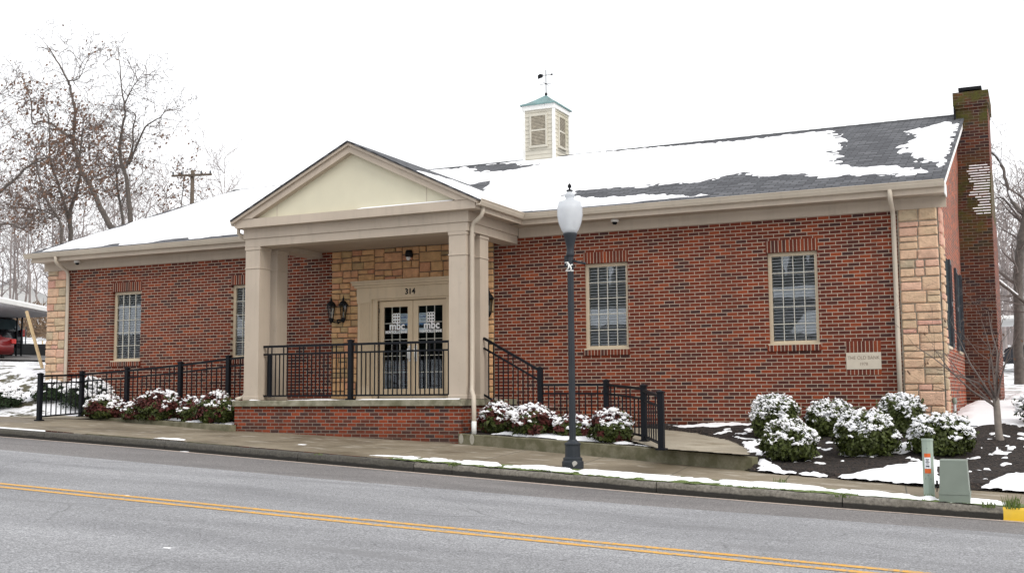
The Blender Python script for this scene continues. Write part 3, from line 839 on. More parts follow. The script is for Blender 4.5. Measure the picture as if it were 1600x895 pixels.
gutter_x(-21.6, PX0 - .05); gutter_x(PX1 + .02, .165)
# roof ------------------------------------------------------------------
rf = MB(); x0, x1 = -21.46, .17; ye = -.52; th = .05
def rz(y): return ROOF0 + RS * y
y2 = 2 * RY - ye
vs = []
for x in (x0, x1):
    vs += [(x, ye, rz(ye)), (x, RY, RZ), (x, y2, rz(ye)), (x, y2, rz(ye) - th), (x, RY, RZ - th), (x, ye, rz(ye) - th)]
rf.add(vs, [(0, 1, 7, 6), (1, 2, 8, 7), (5, 4, 10, 11)[::-1], (4, 3, 9, 10)[::-1], (0, 5, 11, 6), (2, 3, 9, 8), (0, 1, 4, 5), (1, 2, 3, 4), (6, 7, 10, 11), (7, 8, 9, 10)])
roof = rf.build('roof', M['shingle'], bank)
rcap = MB()
x = x0
while x < x1 - .01:
    e_ = min(x + .3, x1)
    rcap.add([(x, RY - .14, RZ - .045), (e_, RY - .14, RZ - .045), (e_, RY, RZ + .014), (x, RY, RZ + .02), (e_, RY + .14, RZ - .045), (x, RY + .14, RZ - .045)], [(0, 1, 2, 3), (3, 2, 4, 5)]); x += .3
rcap.build('ridge_cap', M['roof_edge'], roof)
for xa in (.11, -21.445):
    MB().add([(xa, -.44, rz(-.44) - .055), (xa, RY, RZ - .055), (xa, RY, RZ - .25), (xa, -.44, rz(-.44) - .25),
              (xa + .03, -.44, rz(-.44) - .055), (xa + .03, RY, RZ - .055), (xa + .03, RY, RZ - .25), (xa + .03, -.44, rz(-.44) - .25)],
             [(0, 1, 2, 3), (7, 6, 5, 4), (0, 4, 5, 1), (3, 2, 6, 7), (0, 3, 7, 4), (1, 5, 6, 2)]).build('rake_board', M['white_paint'], bank)
MB().add([(.002, .0, rz(0) - .09), (.11, .0, rz(0) - .09), (.11, RY, RZ - .09), (.002, RY, RZ - .09)], [(0, 1, 2, 3)]).build('rake_soffit', M['soffit'], bank)
MB().box(.156, .172, -.447, -.03, 3.49, 3.70).build('eave_return', M['white_paint'], bank)

# chimney ----------------------------------------------------------------
CX0, CX1 = .004, .69
chm = MB()
chm.box(CX0, CX1, 6.0, 8.9, -.8, 4.04)
nst = 18
for i in range(nst):                                  # brick shoulder
    z = 4.04 + i * .0677; y = 6.0 + (i + 1) * .039
    chm.box(CX0, CX1 - .002 * i / nst, y, 8.9 - (i + 1) * .039, z, z + .0677)
zt = 4.04 + nst * .0677
chm.box(CX0, CX1 - .02, 6.72, 8.18, zt, 6.62)
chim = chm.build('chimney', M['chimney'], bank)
cc = MB(); cc.box(-.02, CX1 + .005, 6.68, 8.22, 6.62, 6.70); cc.box(-.045, CX1 + .03, 6.65, 8.25, 6.70, 7.0)
cc.build('corbelled_top', M['chimney'], chim)
fl = MB(); fl.box(.14, .5, 7.0, 7.9, 7.0, 7.07); fl.box(.07, .57, 6.9, 8.0, 7.1, 7.17)
fl.build('flue_cap', M['black_metal'], chim)
MB().box(CX1 - .018, CX1 - .008, 6.74, 8.16, zt, 6.61).build('chimney_side', M['chimney_side'], chim)
MB().box(CX1 + .001, CX1 + .006, 6.02, 8.88, -.8, 4.03).build('chimney_side', M['chimney_side'], chim)
MB().box(-.03, .0, 6.5, 6.72, 6.36, 6.62).build('flashing', M['black_metal'], chim)
cs = MB()
for i in range(nst + 1):
    z = 4.04 + i * .0677; y0 = 6.0 + i * .039
    xa = .2 + .3 * float(vnoise(i * .55, 3.3)) if i < 12 else .12 + .25 * float(vnoise(i * .7, 1.3))
    x = xa
    while x < CX1 - .05:
        e_ = min(CX1 - .02, x + random.uniform(.05, .32))
        cs.cbox(x, e_, y0 - .002, y0 + .037, z + .001, z + .022 + .008 * random.random(), .006)
        x = e_ + random.choice([0.0, .0, .02])
tag(cs.build('chimney_snow', M['snow']), kind='stuff')

# cupola -------------------------------------------------------------------
cx0, cx1 = -11.07, -10.19; cy0, cy1 = 6.9, 7.94
cup = MB()
cup.box(cx0 + .02, cx1 - .02, cy0 + .02, cy1 - .02, 6.0, 7.98)
z = 6.3
while z < 7.9:                                    # clapboards
    zz = z + .118
    for (pts) in (([(cx0, cy0), (cx1, cy0)]), ([(cx1, cy0), (cx1, cy1)]), ([(cx1, cy1), (cx0, cy1)]), ([(cx0, cy1), (cx0, cy0)])):
        (ax, ay), (bx, by) = pts
        nx, ny = (by - ay), -(bx - ax); L = math.hypot(nx, ny); nx /= L; ny /= L
        cup.add([(ax + nx * .016, ay + ny * .016, z), (bx + nx * .016, by + ny * .016, z), (bx, by, zz), (ax, ay, zz), (ax, ay, z), (bx, by, z)], [(0, 1, 2, 3), (0, 4, 5, 1)])
    z = zz
cupo = cup.build('cupola', M['siding'], bank)
tr = MB()
for (a, b) in ((cx0, cy0), (cx1, cy0), (cx1, cy1), (cx0, cy1)):
    tr.box(a - .035, a + .035, b - .035, b + .035, 6.2, 7.96)
tr.box(cx0 - .05, cx1 + .05, cy0 - .05, cy1 + .05, 7.9, 8.04)
tr.build('corner_board', M['white_paint'], cupo)
def louvre(axis):
    f = MB(); l = MB()
    z0, z1 = 6.93, 7.72
    def P(u, d, z): return ((-10.63 + u, cy0 - d, z) if axis == 'y' else (cx1 + d, 7.42 + u, z))
    def bx_(m, u0, u1, d0, d1, a, b):
        vs = [P(u, d, zz) for zz in (a, b) for (u, d) in ((u0, d0), (u1, d0), (u1, d1), (u0, d1))]
        m.add(vs, [(0, 1, 2, 3), (4, 5, 6, 7), (0, 1, 5, 4), (1, 2, 6, 5), (2, 3, 7, 6), (3, 0, 4, 7)])
    w = .21
    bx_(f, -w - .05, -w, .0, .05, z0 - .06, z1 + .06); bx_(f, w, w + .05, .0, .05, z0 - .06, z1 + .06)
    bx_(f, -w, w, .0, .048, z1, z1 + .06); bx_(f, -w - .07, w + .07, .0, .07, z0 - .09, z0 - .03); bx_(f, -w, w, .0, .045, 7.3, 7.35)
    f.build('louvre_frame', M['siding'], cupo)
    z = z0
    while z < z1 - .02:
        l.add([P(-w, .042, z), P(w, .042, z), P(w, .02, z + .04), P(-w, .02, z + .04)], [(0, 1, 2, 3)]); z += .04
    bx_(l, -w, w, .017, .019, z0, z1)
    l.build('louvre', M['louvre'], cupo)
louvre('y'); louvre('x')
ccx, ccy = (cx0 + cx1) / 2, (cy0 + cy1) / 2
cr = MB(); rr = [(.535, .615, 8.03), (.52, .60, 8.07), (.40, .46, 8.13), (.22, .25, 8.26), (.02, .02, 8.42)]
vs = []; fs = []
for (a, b, z) in rr: vs += [(ccx - a, ccy - b, z), (ccx + a, ccy - b, z), (ccx + a, ccy + b, z), (ccx - a, ccy + b, z)]
for i in range(len(rr) - 1):
    for k in range(4): fs.append((i * 4 + k, i * 4 + (k + 1) % 4, (i + 1) * 4 + (k + 1) % 4, (i + 1) * 4 + k))
fs += [(3, 2, 1, 0), (16, 17, 18, 19)]
cr.add(vs, fs); cr.build('cupola_roof', M['copper'], cupo)
wv = MB(); wv.tube([(ccx, ccy, 8.4), (ccx, ccy, 9.15)], .012, 6)
wv.lathe([(.0, 0), (.035, .03), (.045, .06), (.02, .1), (.0, .11)], (ccx, ccy, 8.4), 8); wv.lathe([(0, 0), (.03, .03), (.0, .07)], (ccx, ccy, 8.72), 8)
wv.tube([(ccx - .18, ccy, 8.75), (ccx + .22, ccy, 8.75)], .007, 5); wv.tube([(ccx, ccy - .2, 8.75), (ccx, ccy + .2, 8.75)], .007, 5)
wv.tube([(ccx - .17, ccy, 9.0), (ccx + .17, ccy, 9.0)], .008, 5)
wv.prism([(ccx - .24, 8.92), (ccx - .1, 8.95), (ccx - .09, 9.03), (ccx - .18, 9.06), (ccx - .25, 9.02)], 'y', ccy - .008, ccy + .008)
wv.prism([(ccx + .15, 8.97), (ccx + .24, 9.0), (ccx + .15, 9.03)], 'y', ccy - .006, ccy + .006)
wv.build('weathervane', M['black_metal'], cupo)

# portico -------------------------------------------------------------------
pc = -10.595; PF = -2.24
ground_floor = .05
slab = MB(); slab.cbox(-13.42, -8.14, -2.42, -.001, -.085, .035, .012)
slab.build('porch_slab', M['slab'], bank)
pb = MB(); pb.box(-13.41, -8.2, -2.34, -.003, -1.3, -.086)
pbo = pb.build('porch_base', M['porch_brick'], bank)
MB().box(-8.2, -8.196, -2.338, -.003, -1.3, -.087).build('porch_base_side', M['porch_brick_side'], pbo)
stp = MB()
for i, (xe, z) in enumerate(((-7.72, -.115), (-7.38, -.265), (-7.04, -.415))):
    xa = -8.138 if i == 0 else (-7.72, -7.38)[i - 1] + .001
    stp.cbox(xa, xe, -1.55, -.004, -1.0, z, .01)
stp.build('step', M['slab'], bank)
def column(x0, y0):
    w = .36; zt_ = 3.19; zb = .036
    m = MB(); m.box(x0, x0 + w, y0, y0 + w, zb, zt_)
    co = m.build('column', M['trim'], bank)
    t = MB()
    t.cbox(x0 - .018, x0 + w + .018, y0 - .018, y0 + w + .018, zb + .002, zb + .085, .008)
    t.build('column_base', M['trim'], co)
    t = MB(); t.cbox(x0 - .014, x0 + w + .014, y0 - .014, y0 + w + .014, 2.735, 2.76, .005)
    t.build('column_band', M['trim'], co)
    t = MB(); t.cbox(x0 - .016, x0 + w + .016, y0 - .016, y0 + w + .016, 3.12, 3.189, .008)
    t.build('column_cap', M['trim'], co)
for x0, y0 in ((-13.285, -2.22), (-8.51, -2.22), (-13.285, -1.63), (-8.51, -1.63)): column(x0, y0)
# entablature: front and sides
BL0, BL1 = -13.29, -8.105
eb = MB()
eb.box(BL0, BL1, -2.235, -1.86, 3.19, 3.355); eb.box(BL0 - .0, BL0 + .36, -1.86, -.004, 3.192, 3.355); eb.box(BL1 - .36, BL1, -1.86, -.004, 3.192, 3.355)
eb.box(BL0 - .03, BL1 + .03, -2.262, -1.9, 3.357, 3.56); eb.box(BL0 - .03, BL0 + .33, -1.9, -.036, 3.357, 3.565); eb.box(BL1 - .33, BL1 + .03, -1.9, -.036, 3.357, 3.565)
eb.build('entablature', M['trim'], bank)
MB().box(BL0 + .36, BL1 - .36, -1.86, -.005, 3.3, 3.32).build('porch_ceiling', M['soffit'], bank)
cn = MB(); cn.box(PX0, PX1 - .03, -2.45, -2.1, 3.562, 3.735)
cn.build('cornice', M['trim'], bank)
# side fascia + soffit + gutters of the portico
APZ = 5.10; SL = (APZ - 3.74) / (-7.75 - pc + .0)
for sgn, xe in ((1, PX1), (-1, PX0)):
    xb = BL1 + .03 if sgn > 0 else BL0 - .03
    a, b = sorted((xe - .03 * sgn, xb))
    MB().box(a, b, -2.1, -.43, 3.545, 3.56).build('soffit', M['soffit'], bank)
    a, b = sorted((xe - .03 * sgn, xe))
    MB().box(a, b, -2.1, -.42 if sgn > 0 else -.42, 3.52, 3.73).build('fascia', M['trim'], bank)
    MB().prism([(xe + sgn * -p[0], 3.612 + p[1]) for p in GP], 'y', -2.47, -.56 if sgn > 0 else -.5).build('gutter', M['gutter'], bank)
# gutter corner filler
MB().box(PX1 - .02, PX1 + .02, -.56, -.446, 3.612, 3.63).build('gutter', M['gutter'], bank)
# pediment
pp = MB(); pp.prism([(-13.1, 3.736), (-8.05, 3.736), (pc, 5.0)], 'y', -2.33, -2.28)
pp.build('pediment_panel', M['panel'], bank)
for xj in (-12.42, -8.93):
    MB().box(xj - .006, xj + .006, -2.334, -2.331, 3.74, 3.74 + .51 * (min(xj + 13.1, -8.05 - xj)) - .02).build('panel_joint', M['trim'], bank)
def rake(sgn):
    xe = pc + sgn * 2.82
    def zt(x): return APZ - (abs(x - pc)) * .482
    for (d0, d1, yf, yb, nm) in ((.03, .09, -2.52, -2.3, 0), (.088, .225, -2.47, -2.3, 1)):
        m = MB()
        pts = [(pc, APZ - d0), (xe, zt(xe) - d0), (xe, zt(xe) - d1), (pc, APZ - d1)]
        if nm == 1:
            xk = pc + sgn * (APZ - d1 - 3.737) / .482
            xk0 = pc + sgn * min(2.82, (APZ - d0 - 3.737) / .482)
            pts = [(pc, APZ - d0), (xk0, max(3.737, zt(xk0) - d0)), (xk, 3.737), (pc, APZ - d1)]
        m.prism(pts, 'y', yf, yb); m.build('raking_cornice', M['trim'], bank)
rake(1); rake(-1)
# portico roof (two slopes running back into the main roof)
def proof(sgn):
    xe = pc + sgn * 2.85; ze = APZ - 2.85 * .482
    def yv(z): return (z - ROOF0) / RS - .0
    m = MB(); t = .03
    P = [(pc, -2.55, APZ), (xe, -2.55, ze), (xe, yv(ze) + .15, ze), (pc, yv(APZ) + .15, APZ)]
    vs = P + [(a, b, c - t) for a, b, c in P]
    m.add(vs, [(0, 1, 2, 3), (7, 6, 5, 4), (0, 4, 5, 1), (1, 5, 6, 2), (2, 6, 7, 3), (3, 7, 4, 0)])
    return m.build('porch_roof', M['shingle_porch'], bank)
proof(1); proof(-1)
# downspouts
def downspout(pts, w=.075, d=.06):
    m = MB(); m.tube(pts, .042, 8); o = m.build('downspout', M['gutter'], bank); return o
downspout([(-.724, -.5, 3.62), (-.724, -.5, 3.5), (-.724, -.42, 3.42), (-.73, -.12, 3.3), (-.73, -.07, 3.22), (-.73, -.07, 0.9), (-.73, -.07, -.45)])
downspout([(-20.54, -.5, 3.62), (-20.54, -.5, 3.5), (-20.54, -.42, 3.42), (-20.56, -.12, 3.3), (-20.56, -.07, 3.2), (-20.55, -.07, 1.0), (-20.55, -.07, .1)])
dp = downspout([(-7.80, -2.2, 3.63), (-7.80, -2.2, 3.52), (-7.83, -2.2, 3.45), (-8.02, -2.14, 3.34), (-8.07, -2.12, 3.24), (-8.075, -2.12, 1.0), (-8.075, -2.13, .32), (-8.05, -2.18, .2), (-7.92, -2.36, .08), (-7.89, -2.42, 0), (-7.885, -2.42, -.2), (-7.885, -2.42, -.6)])
MB().tube([(-7.885, -2.42, -.36), (-7.885, -2.42, -.61)], .047, 8).build('downspout_boot', M['white_paint'], dp)
ob = MB(); ob.tube([(-13.5, -2.2, 3.62), (-13.5, -2.2, 3.5), (-13.42, -2.1, 3.4), (-13.33, -1.95, 3.36), (-13.325, -1.95, .3), (-13.4, -2.1, .1), (-13.45, -2.25, .06)], .04, 8); ob.build('downspout', M['gutter'], bank)
# door --------------------------------------------------------------------
ds = MB()
dx0, dx1 = -11.93, -9.27
for a, b in ((dx0, dx0 + .36), (dx1 - .36, dx1)):
    ds.box(a, b, -.075, -.004, .036, 2.2)
    for k in range(5):                       # fluting
        x = a + .06 + k * .052; ds.box(x, x + .028, -.088, -.075, .35, 2.1)
    ds.box(a - .01, b + .01, -.1, -.075, .036, .3); ds.box(a - .01, b + .01, -.095, -.075, 2.12, 2.2)
ds.box(dx0 - .02, dx1 + .02, -.09, -.004, 2.2, 2.45); ds.box(dx0 - .06, dx1 + .06, -.13, -.004, 2.452, 2.5); ds.box(dx0 - .1, dx1 + .1, -.17, -.004, 2.502, 2.56); ds.box(dx0 - .12, dx1 + .12, -.19, -.004, 2.562, 2.6)
ds.box(dx0 + .36, doorx[0], -.05, .12, .036, 2.2); ds.box(doorx[1], dx1 - .36, -.05, .12, .036, 2.2); ds.box(doorx[0], doorx[1], -.05, .12, 2.16, 2.199)
M['surround'] = trimmat('door_surround_paint', (.62, .5, .35))
dso = ds.build('door_surround', M['surround'], bank)
def textmesh(body, size, mat, name, parent, loc, rot=(math.pi / 2, 0, 0), ext=.002, bold=0.0, sx=1.0, align='CENTER'):
    cu = bpy.data.curves.new(name, 'FONT'); cu.body = body; cu.size = size; cu.align_x = align; cu.align_y = 'CENTER'
    cu.extrude = ext; cu.offset = bold; cu.resolution_u = 3
    tmp = bpy.data.objects.new(name, cu); scn.collection.objects.link(tmp)
    dg = bpy.context.evaluated_depsgraph_get()
    me = bpy.data.meshes.new_from_object(tmp.evaluated_get(dg))
    bpy.data.objects.remove(tmp); bpy.data.curves.remove(cu)
    mat4 = Matrix.LocRotScale(Vector(loc), __import__('mathutils').Euler(rot), Vector((sx, 1, 1)))
    me.transform(mat4); me.materials.clear(); me.materials.append(mat)
    return link(name, me, parent)
textmesh('314', .17, M['black_metal'], 'house_number', dso, (-10.6, -.094, 2.325), ext=.004, bold=.004)
def door(sgn):
    a, b = sorted((-10.6 + sgn * .006, -10.6 + sgn * .845))
    y0, y1 = .03, .075; z0, z1 = .06, 2.15; st = .125
    m = MB(); m.box(a, a + st, y0, y1, z0, z1); m.box(b - st, b, y0, y1, z0, z1); m.box(a + st, b - st, y0, y1, z1 - .13, z1); m.box(a + st, b - st, y0, y1, z0, z0 + .2)
    d = m.build('door', M['door_paint'], bank)
    ia, ib, iz0, iz1 = a + st, b - st, z0 + .2, z1 - .13
    MB().add([(ia, .05, iz0), (ib, .05, iz0), (ib, .05, iz1), (ia, .05, iz1)], [(0, 1, 2, 3)]).build('pane', M['door_glass'], d)
    g = MB()
    for k in (1, 2): x = ia + (ib - ia) * k / 3; g.box(x - .006, x + .006, .034, .047, iz0, iz1)
    for k in range(1, 5): z = iz0 + (iz1 - iz0) * k / 5; g.box(ia, ib, .032, .0485, z - .006, z + .006)
    g.build('glazing_bars', M['muntin'], d)
    cx = (ia + ib) / 2 + .01
    # lattice emblem: woven rings
    e = MB()
    for i in range(3):
        for j in range(3):
            ccx_, ccz_ = cx + (i - 1) * .06, 1.775 + (j - 1) * .066
            n = 12
            ro, ri = .043, .02
            vs = [(ccx_ + r * math.cos(2 * math.pi * k / n), .0315 - .0005 * ((i + j) % 2), ccz_ + r * math.sin(2 * math.pi * k / n)) for r in (ro, ri) for k in range(n)]
            e.add(vs, [(k, (k + 1) % n, n + (k + 1) % n, n + k) for k in range(n)])
    e.build('emblem', M['white_vinyl'], d)
    textmesh('mbc', .225, M['white_vinyl'], 'lettering', d, (cx + .02, .031, 1.6), ext=.0005, bold=.007)
    textmesh('MONTICELLO BANK', .082, M['white_vinyl'], 'lettering', d, (cx, .031, 1.475), ext=.0005, bold=.0045, sx=.72)
    # notice taped inside the glass beside the meeting stile
    p0, p1 = (ib - .215, ib - .005) if sgn < 0 else (ia + .005, ia + .215)
    pcx = (p0 + p1) / 2
    pn = MB().box(p0, p1, .0515, .053, 1.46, 1.87).build('notice', M['paper'], d)
    textmesh('CLOSED', .062, M['blue_ink'], 'notice_lettering', pn, (pcx, .0512, 1.79), ext=.0002, bold=.002, sx=.78)
    for zz, w_ in ((1.845, .08), (1.74, .07), (1.71, .06), (1.5, .05)): MB().box(pcx - w_, pcx + w_, .0508, .0514, zz - .005, zz + .004).build('printed_line', M['dark_ink'], pn)
    q = MB(); q.box(p0 + .004, p1 - .004, .0509, .0514, 1.55, 1.68); q.build('notice_picture', M['blue_band'], pn)
    q = MB(); q.prism([(p0 + .004, 1.55), (p1 - .004, 1.55), (p1 - .004, 1.6), (pcx + .03, 1.63), (pcx - .03, 1.61), (p0 + .03, 1.63), (p0 + .004, 1.6)], 'y', .0503, .0508)
    q.build('notice_hills', M['dark_ink'], pn)
    hx = -10.6 + sgn * .075
    h = MB(); h.tube([(hx, .03, 1.13), (hx, -.03, 1.13), (hx + sgn * .01, -.045, 1.1), (hx + sgn * .01, -.045, .92), (hx, -.03, .89), (hx, .03, .89)], .013, 8)
    h.box(hx - .03, hx + .03, .022, .031, .84, 1.18)
    h.build('handle', plain('brushed_steel', (.7, .7, .7), .3, .05, 5, metal=.6), d)
    for z in (.25, 1.1, 1.95): 
        x = a if sgn < 0 else b
        MB().box(x - .012, x + .012, .012, .03, z - .05, z + .05).build('hinge', M['post_grey'], d)
door(-1); door(1)
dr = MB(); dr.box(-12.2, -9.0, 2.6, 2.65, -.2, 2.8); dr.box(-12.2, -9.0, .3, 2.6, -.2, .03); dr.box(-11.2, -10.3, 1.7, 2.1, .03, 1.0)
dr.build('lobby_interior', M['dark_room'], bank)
MB().box(-11.45, -9.75, -.04, .03, .036, .06).build('threshold', M['post_grey'], bank)

# small fixtures on the building (things of their own) ------------------------
def lantern(x0, y0, z0, label):
    t = thing('wall_lantern', (x0, -.06, z0), label, 'lantern', 'twin wall lanterns beside the door')
    m = MB(); m.tube([(x0, -.06, z0 - .03), (x0, -.1, z0 - .06), (x0, -.14, z0)], .016, 6); m.lathe([(.0, 0), (.05, .01), (.05, .03), (.0, .04)], (x0, -.07, z0), 10)
    m.tube([(x0 + .16 * math.cos(a) * (1 if a < 9 else 1), -.14, z0 + .02 + .06 * math.sin(a)) for a in np.linspace(math.pi, 2 * math.pi, 9)], .011, 6)
    m.tube([(x0 - .08 + .03 * math.cos(a), -.14, z0 + .0 + .03 * math.sin(a)) for a in np.linspace(0, 5.5, 10)], .007, 5)
    m.tube([(x0 + .08 + .03 * math.cos(a), -.14, z0 + .0 + .03 * math.sin(a)) for a in np.linspace(math.pi, -2.3, 10)], .007, 5)
    m.build('bracket', M['black_metal'], t)
    for s in (-1, 1):
        c = (x0 + s * .16, -.14, z0)
        h = MB(); h.lathe([(.0, -.06), (.02, -.05), (.03, -.02), (.055, .02), (.06, .05), (.045, .06), (.0, .06)], c, 8)
        h.lathe([(.115, .33), (.105, .35), (.075, .40), (.04, .43), (.02, .44), (.02, .46), (.03, .475), (.012, .5), (.006, .55), (0, .56)], c, 8)
        for k in range(6):
            a = 2 * math.pi * k / 6
            h.tube([(c[0] + .05 * math.cos(a), c[1] + .05 * math.sin(a), c[2] + .05), (c[0] + .092 * math.cos(a), c[1] + .092 * math.sin(a), c[2] + .34)], .008, 4)
        ho = h.build('lamp_housing', M['black_metal'], t)
        MB().lathe([(.046, .06), (.088, .335)], c, 6, smooth=False).build('lamp_glass', M['lantern_glass'], ho)
        MB().lathe([(.0, .06), (.015, .07), (.015, .18), (.0, .2)], c, 8).build('bulb', M['white_vinyl'], ho)
lantern(-12.42, 0, 1.76, 'black twin-headed carriage lantern on the stonework left of the glass doors')
lantern(-8.86, 0, 1.76, 'black twin-headed carriage lantern on the stonework right of the doors, mostly behind a column')
fl_ = thing('floodlight', (-10.61, -.08, 3.1), 'small black security floodlight above the entrance doors', 'floodlight')
m = MB(); m.lathe([(.0, .08), (.06, .09), (.08, .04), (.085, -.04), (.06, -.06), (.0, -.06)], (-10.61, -.13, 3.12), 12); m.box(-10.65, -10.57, -.1, -.055, 3.06, 3.2)
m.build('housing', M['black_metal'], fl_)
MB().lathe([(.0, -.0), (.045, .0), (.05, -.03), (.03, -.065), (0, -.075)], (-10.61, -.15, 3.06), 12).build('lens', M['white_vinyl'], fl_)
for (cxx, lab) in ((-20.13, 'small white dome security camera under the eave by the left stone corner'), (-5.91, 'small white dome security camera under the eave above and right of the street lamp')):
    t = thing('security_camera', (cxx, -.2, 3.515), lab, 'camera', 'dome cameras under the eave')
    MB().lathe([(.075, 0.004), (.08, -.02), (.07, -.045), (.05, -.05)], (cxx, -.2, 3.515), 14).build('housing', M['white_paint'], t)
    MB().lathe([(.052, -.048), (.05, -.07), (.03, -.095), (.0, -.1)], (cxx, -.2, 3.515), 12).build('dome', M['black_metal'], t)
pq = thing('wall_plaque', (-1.333, 0, .52), 'pale limestone plaque reading THE OLD BANK 1978 set in the brick', 'plaque')
MB().cbox(-1.633, -1.033, -.014, .02, .522, .821, .004).build('stone_tablet', M['plaque'], pq)
MB().cbox(-1.633, -1.033, -.006, .02, .823, .823 + .2, .002).build('brick_header', M['soldier'], pq)
MB().cbox(-1.633, -1.033, -.006, .02, .425, .52, .002).build('brick_sill', M['soldier'], pq)
textmesh('THE OLD BANK', .088, M['plaque_text'], 'lettering', pq, (-1.333, -.0145, .725), ext=.0008, sx=.88)
textmesh('1978', .075, M['plaque_text'], 'lettering', pq, (-1.333, -.0145, .615), ext=.0008)
cd = thing('conduit', (.09, .5, -.5), 'short grey electrical conduit with a weather head on the side wall corner', 'conduit')
MB().tube([(.1, .68, -.6), (.1, .68, -.1)], .025, 8).build('pipe', plain('pvc_grey', (.45, .46, .47), .5, .05, 5), cd)
MB().lathe([(.03, 0), (.042, .02), (.042, .08), (.03, .11), (0, .12)], (.1, .68, -.1), 10).build('weather_head', M['util_grey'], cd)

# ------------------------------------------------------------------ railings
def rail_post(m, x, y, z0, z1, w=.088):
    m.box(x - w / 2, x + w / 2, y - w / 2, y + w / 2, z0, z1)
    c = w / 2 + .012
    m.box(x - c, x + c, y - c, y + c, z1, z1 + .022)
    m.add([(x - c, y - c, z1 + .022), (x + c, y - c, z1 + .022), (x + c, y + c, z1 + .022), (x - c, y + c, z1 + .022), (x, y, z1 + .045)], [(0, 1, 4), (1, 2, 4), (2, 3, 4), (3, 0, 4), (3, 2, 1, 0)])
    m.box(x - .075, x + .075, y - .075, y + .075, z0, z0 + .03)
def post(t, x, y, z0, z1):
    m = MB(); rail_post(m, x, y, z0, z1); return m.build('post', M['rail_metal'], t)
def rail_run(t, A, B, zb, ztp, mid=.16, sp=.112, inset=(.045, .045), low=.09, cnt=[0]):
    """A,B (x,y); zb=(za,zb) base heights; ztp=(za,zb) top-rail heights"""
    A = Vector(A); B = Vector(B); d = B - A; L = d.length; u = d / L
    def P(s, z): q = A + u * s; return (q.x, q.y, z)
    def zt(s): return ztp[0] + (ztp[1] - ztp[0]) * s / L
    def zl(s): return zb[0] + (zb[1] - zb[0]) * s / L + low
    s0, s1 = inset[0], L - inset[1]
    MB().bar(P(s0, zt(s0)), P(s1, zt(s1)), .055, .045).build('top_rail', M['rail_metal'], t)
    MB().bar(P(s0, zt(s0) - mid), P(s1, zt(s1) - mid), .036, .034).build('middle_rail', M['rail_metal'], t)
    MB().bar(P(s0, zl(s0)), P(s1, zl(s1)), .036, .034).build('bottom_rail', M['rail_metal'], t)
    n = max(2, int(round((s1 - s0) / sp))); 
    for k in range(1, n):
        s = s0 + (s1 - s0) * k / n
        hi = zt(s) - (.0 if k % 4 in (1, 2) else mid)
        m = MB(); m.bar(P(s, zl(s)), P(s, hi), .019, .019, up=(u.x, u.y, 0)); m.build('baluster', M['rail_metal'], t)
# porch front
rp = thing('porch_railing', (-10.7, -2.04, .04), 'black metal railing across the front edge of the porch between the columns', 'railing')
post(rp, -10.81, -2.04, .036, 1.19)
rail_run(rp, (-12.92, -2.04), (-10.81, -2.04), (.036, .036), (1.13, 1.13), inset=(.0, .045), sp=.1); rail_run(rp, (-10.81, -2.04), (-8.52, -2.04), (.036, .036), (1.13, 1.13), inset=(.045, 0), sp=.1)
m = MB(); m.box(-12.79, -12.74, -2.06, -2.02, .1, .97); m.build('stub_post', M['rail_metal'], rp)
# left ramp
rl = thing('ramp_railing', (-16.5, -1.2, -.2), 'long black railing up the ramp left of the porch, with a short return', 'railing')
lp = [(-18.82, -1.19, -.33, .688), (-17.42, -1.2, -.24, .755), (-15.86, -1.2, -.14, .851), (-14.52, -1.2, -.05, .965)]
for (x, y, z, t_) in lp: post(rl, x, y, z, t_ + .02)
post(rl, -18.5, -2.69, -.38, .635)
for a, b in zip(lp[:-1], lp[1:]): rail_run(rl, a[:2], b[:2], (a[2], b[2]), (a[3] - .03, b[3] - .03), sp=.14)
rail_run(rl, lp[-1][:2], (-13.29, -1.3), (lp[-1][2], .04), (lp[-1][3] - .03, 1.0), inset=(.045, 0), sp=.14)
rail_run(rl, (-18.82, -1.19), (-18.5, -2.69), (-.33, -.38), (.65, .6), sp=.19)
# right steps and walk
rr_ = thing('stair_railing', (-6.5, -1.5, -.5), 'black railing down the steps right of the porch and along the walk', 'railing')
rq = [(-6.965, -1.5, -.56, .595), (-5.655, -1.5, -.58, .345), (-4.46, -2.946, -.67, .235), (-3.77, -4.195, -.74, .125)]
for (x, y, z, t_) in rq: post(rr_, x, y, z, t_)
rail_run(rr_, (-8.14, -1.5), (-6.965, -1.5), (.1, -.57), (1.2, .56), inset=(0, .045), low=.02, mid=.19, sp=.105)
rail_run(rr_, rq[0][:2], rq[1][:2], (-.56, -.58), (.295, .285), sp=.125); rail_run(rr_, rq[1][:2], rq[2][:2], (-.58, -.67), (.285, .195), sp=.2); rail_run(rr_, rq[2][:2], rq[3][:2], (-.67, -.74), (.17, .07), sp=.2)

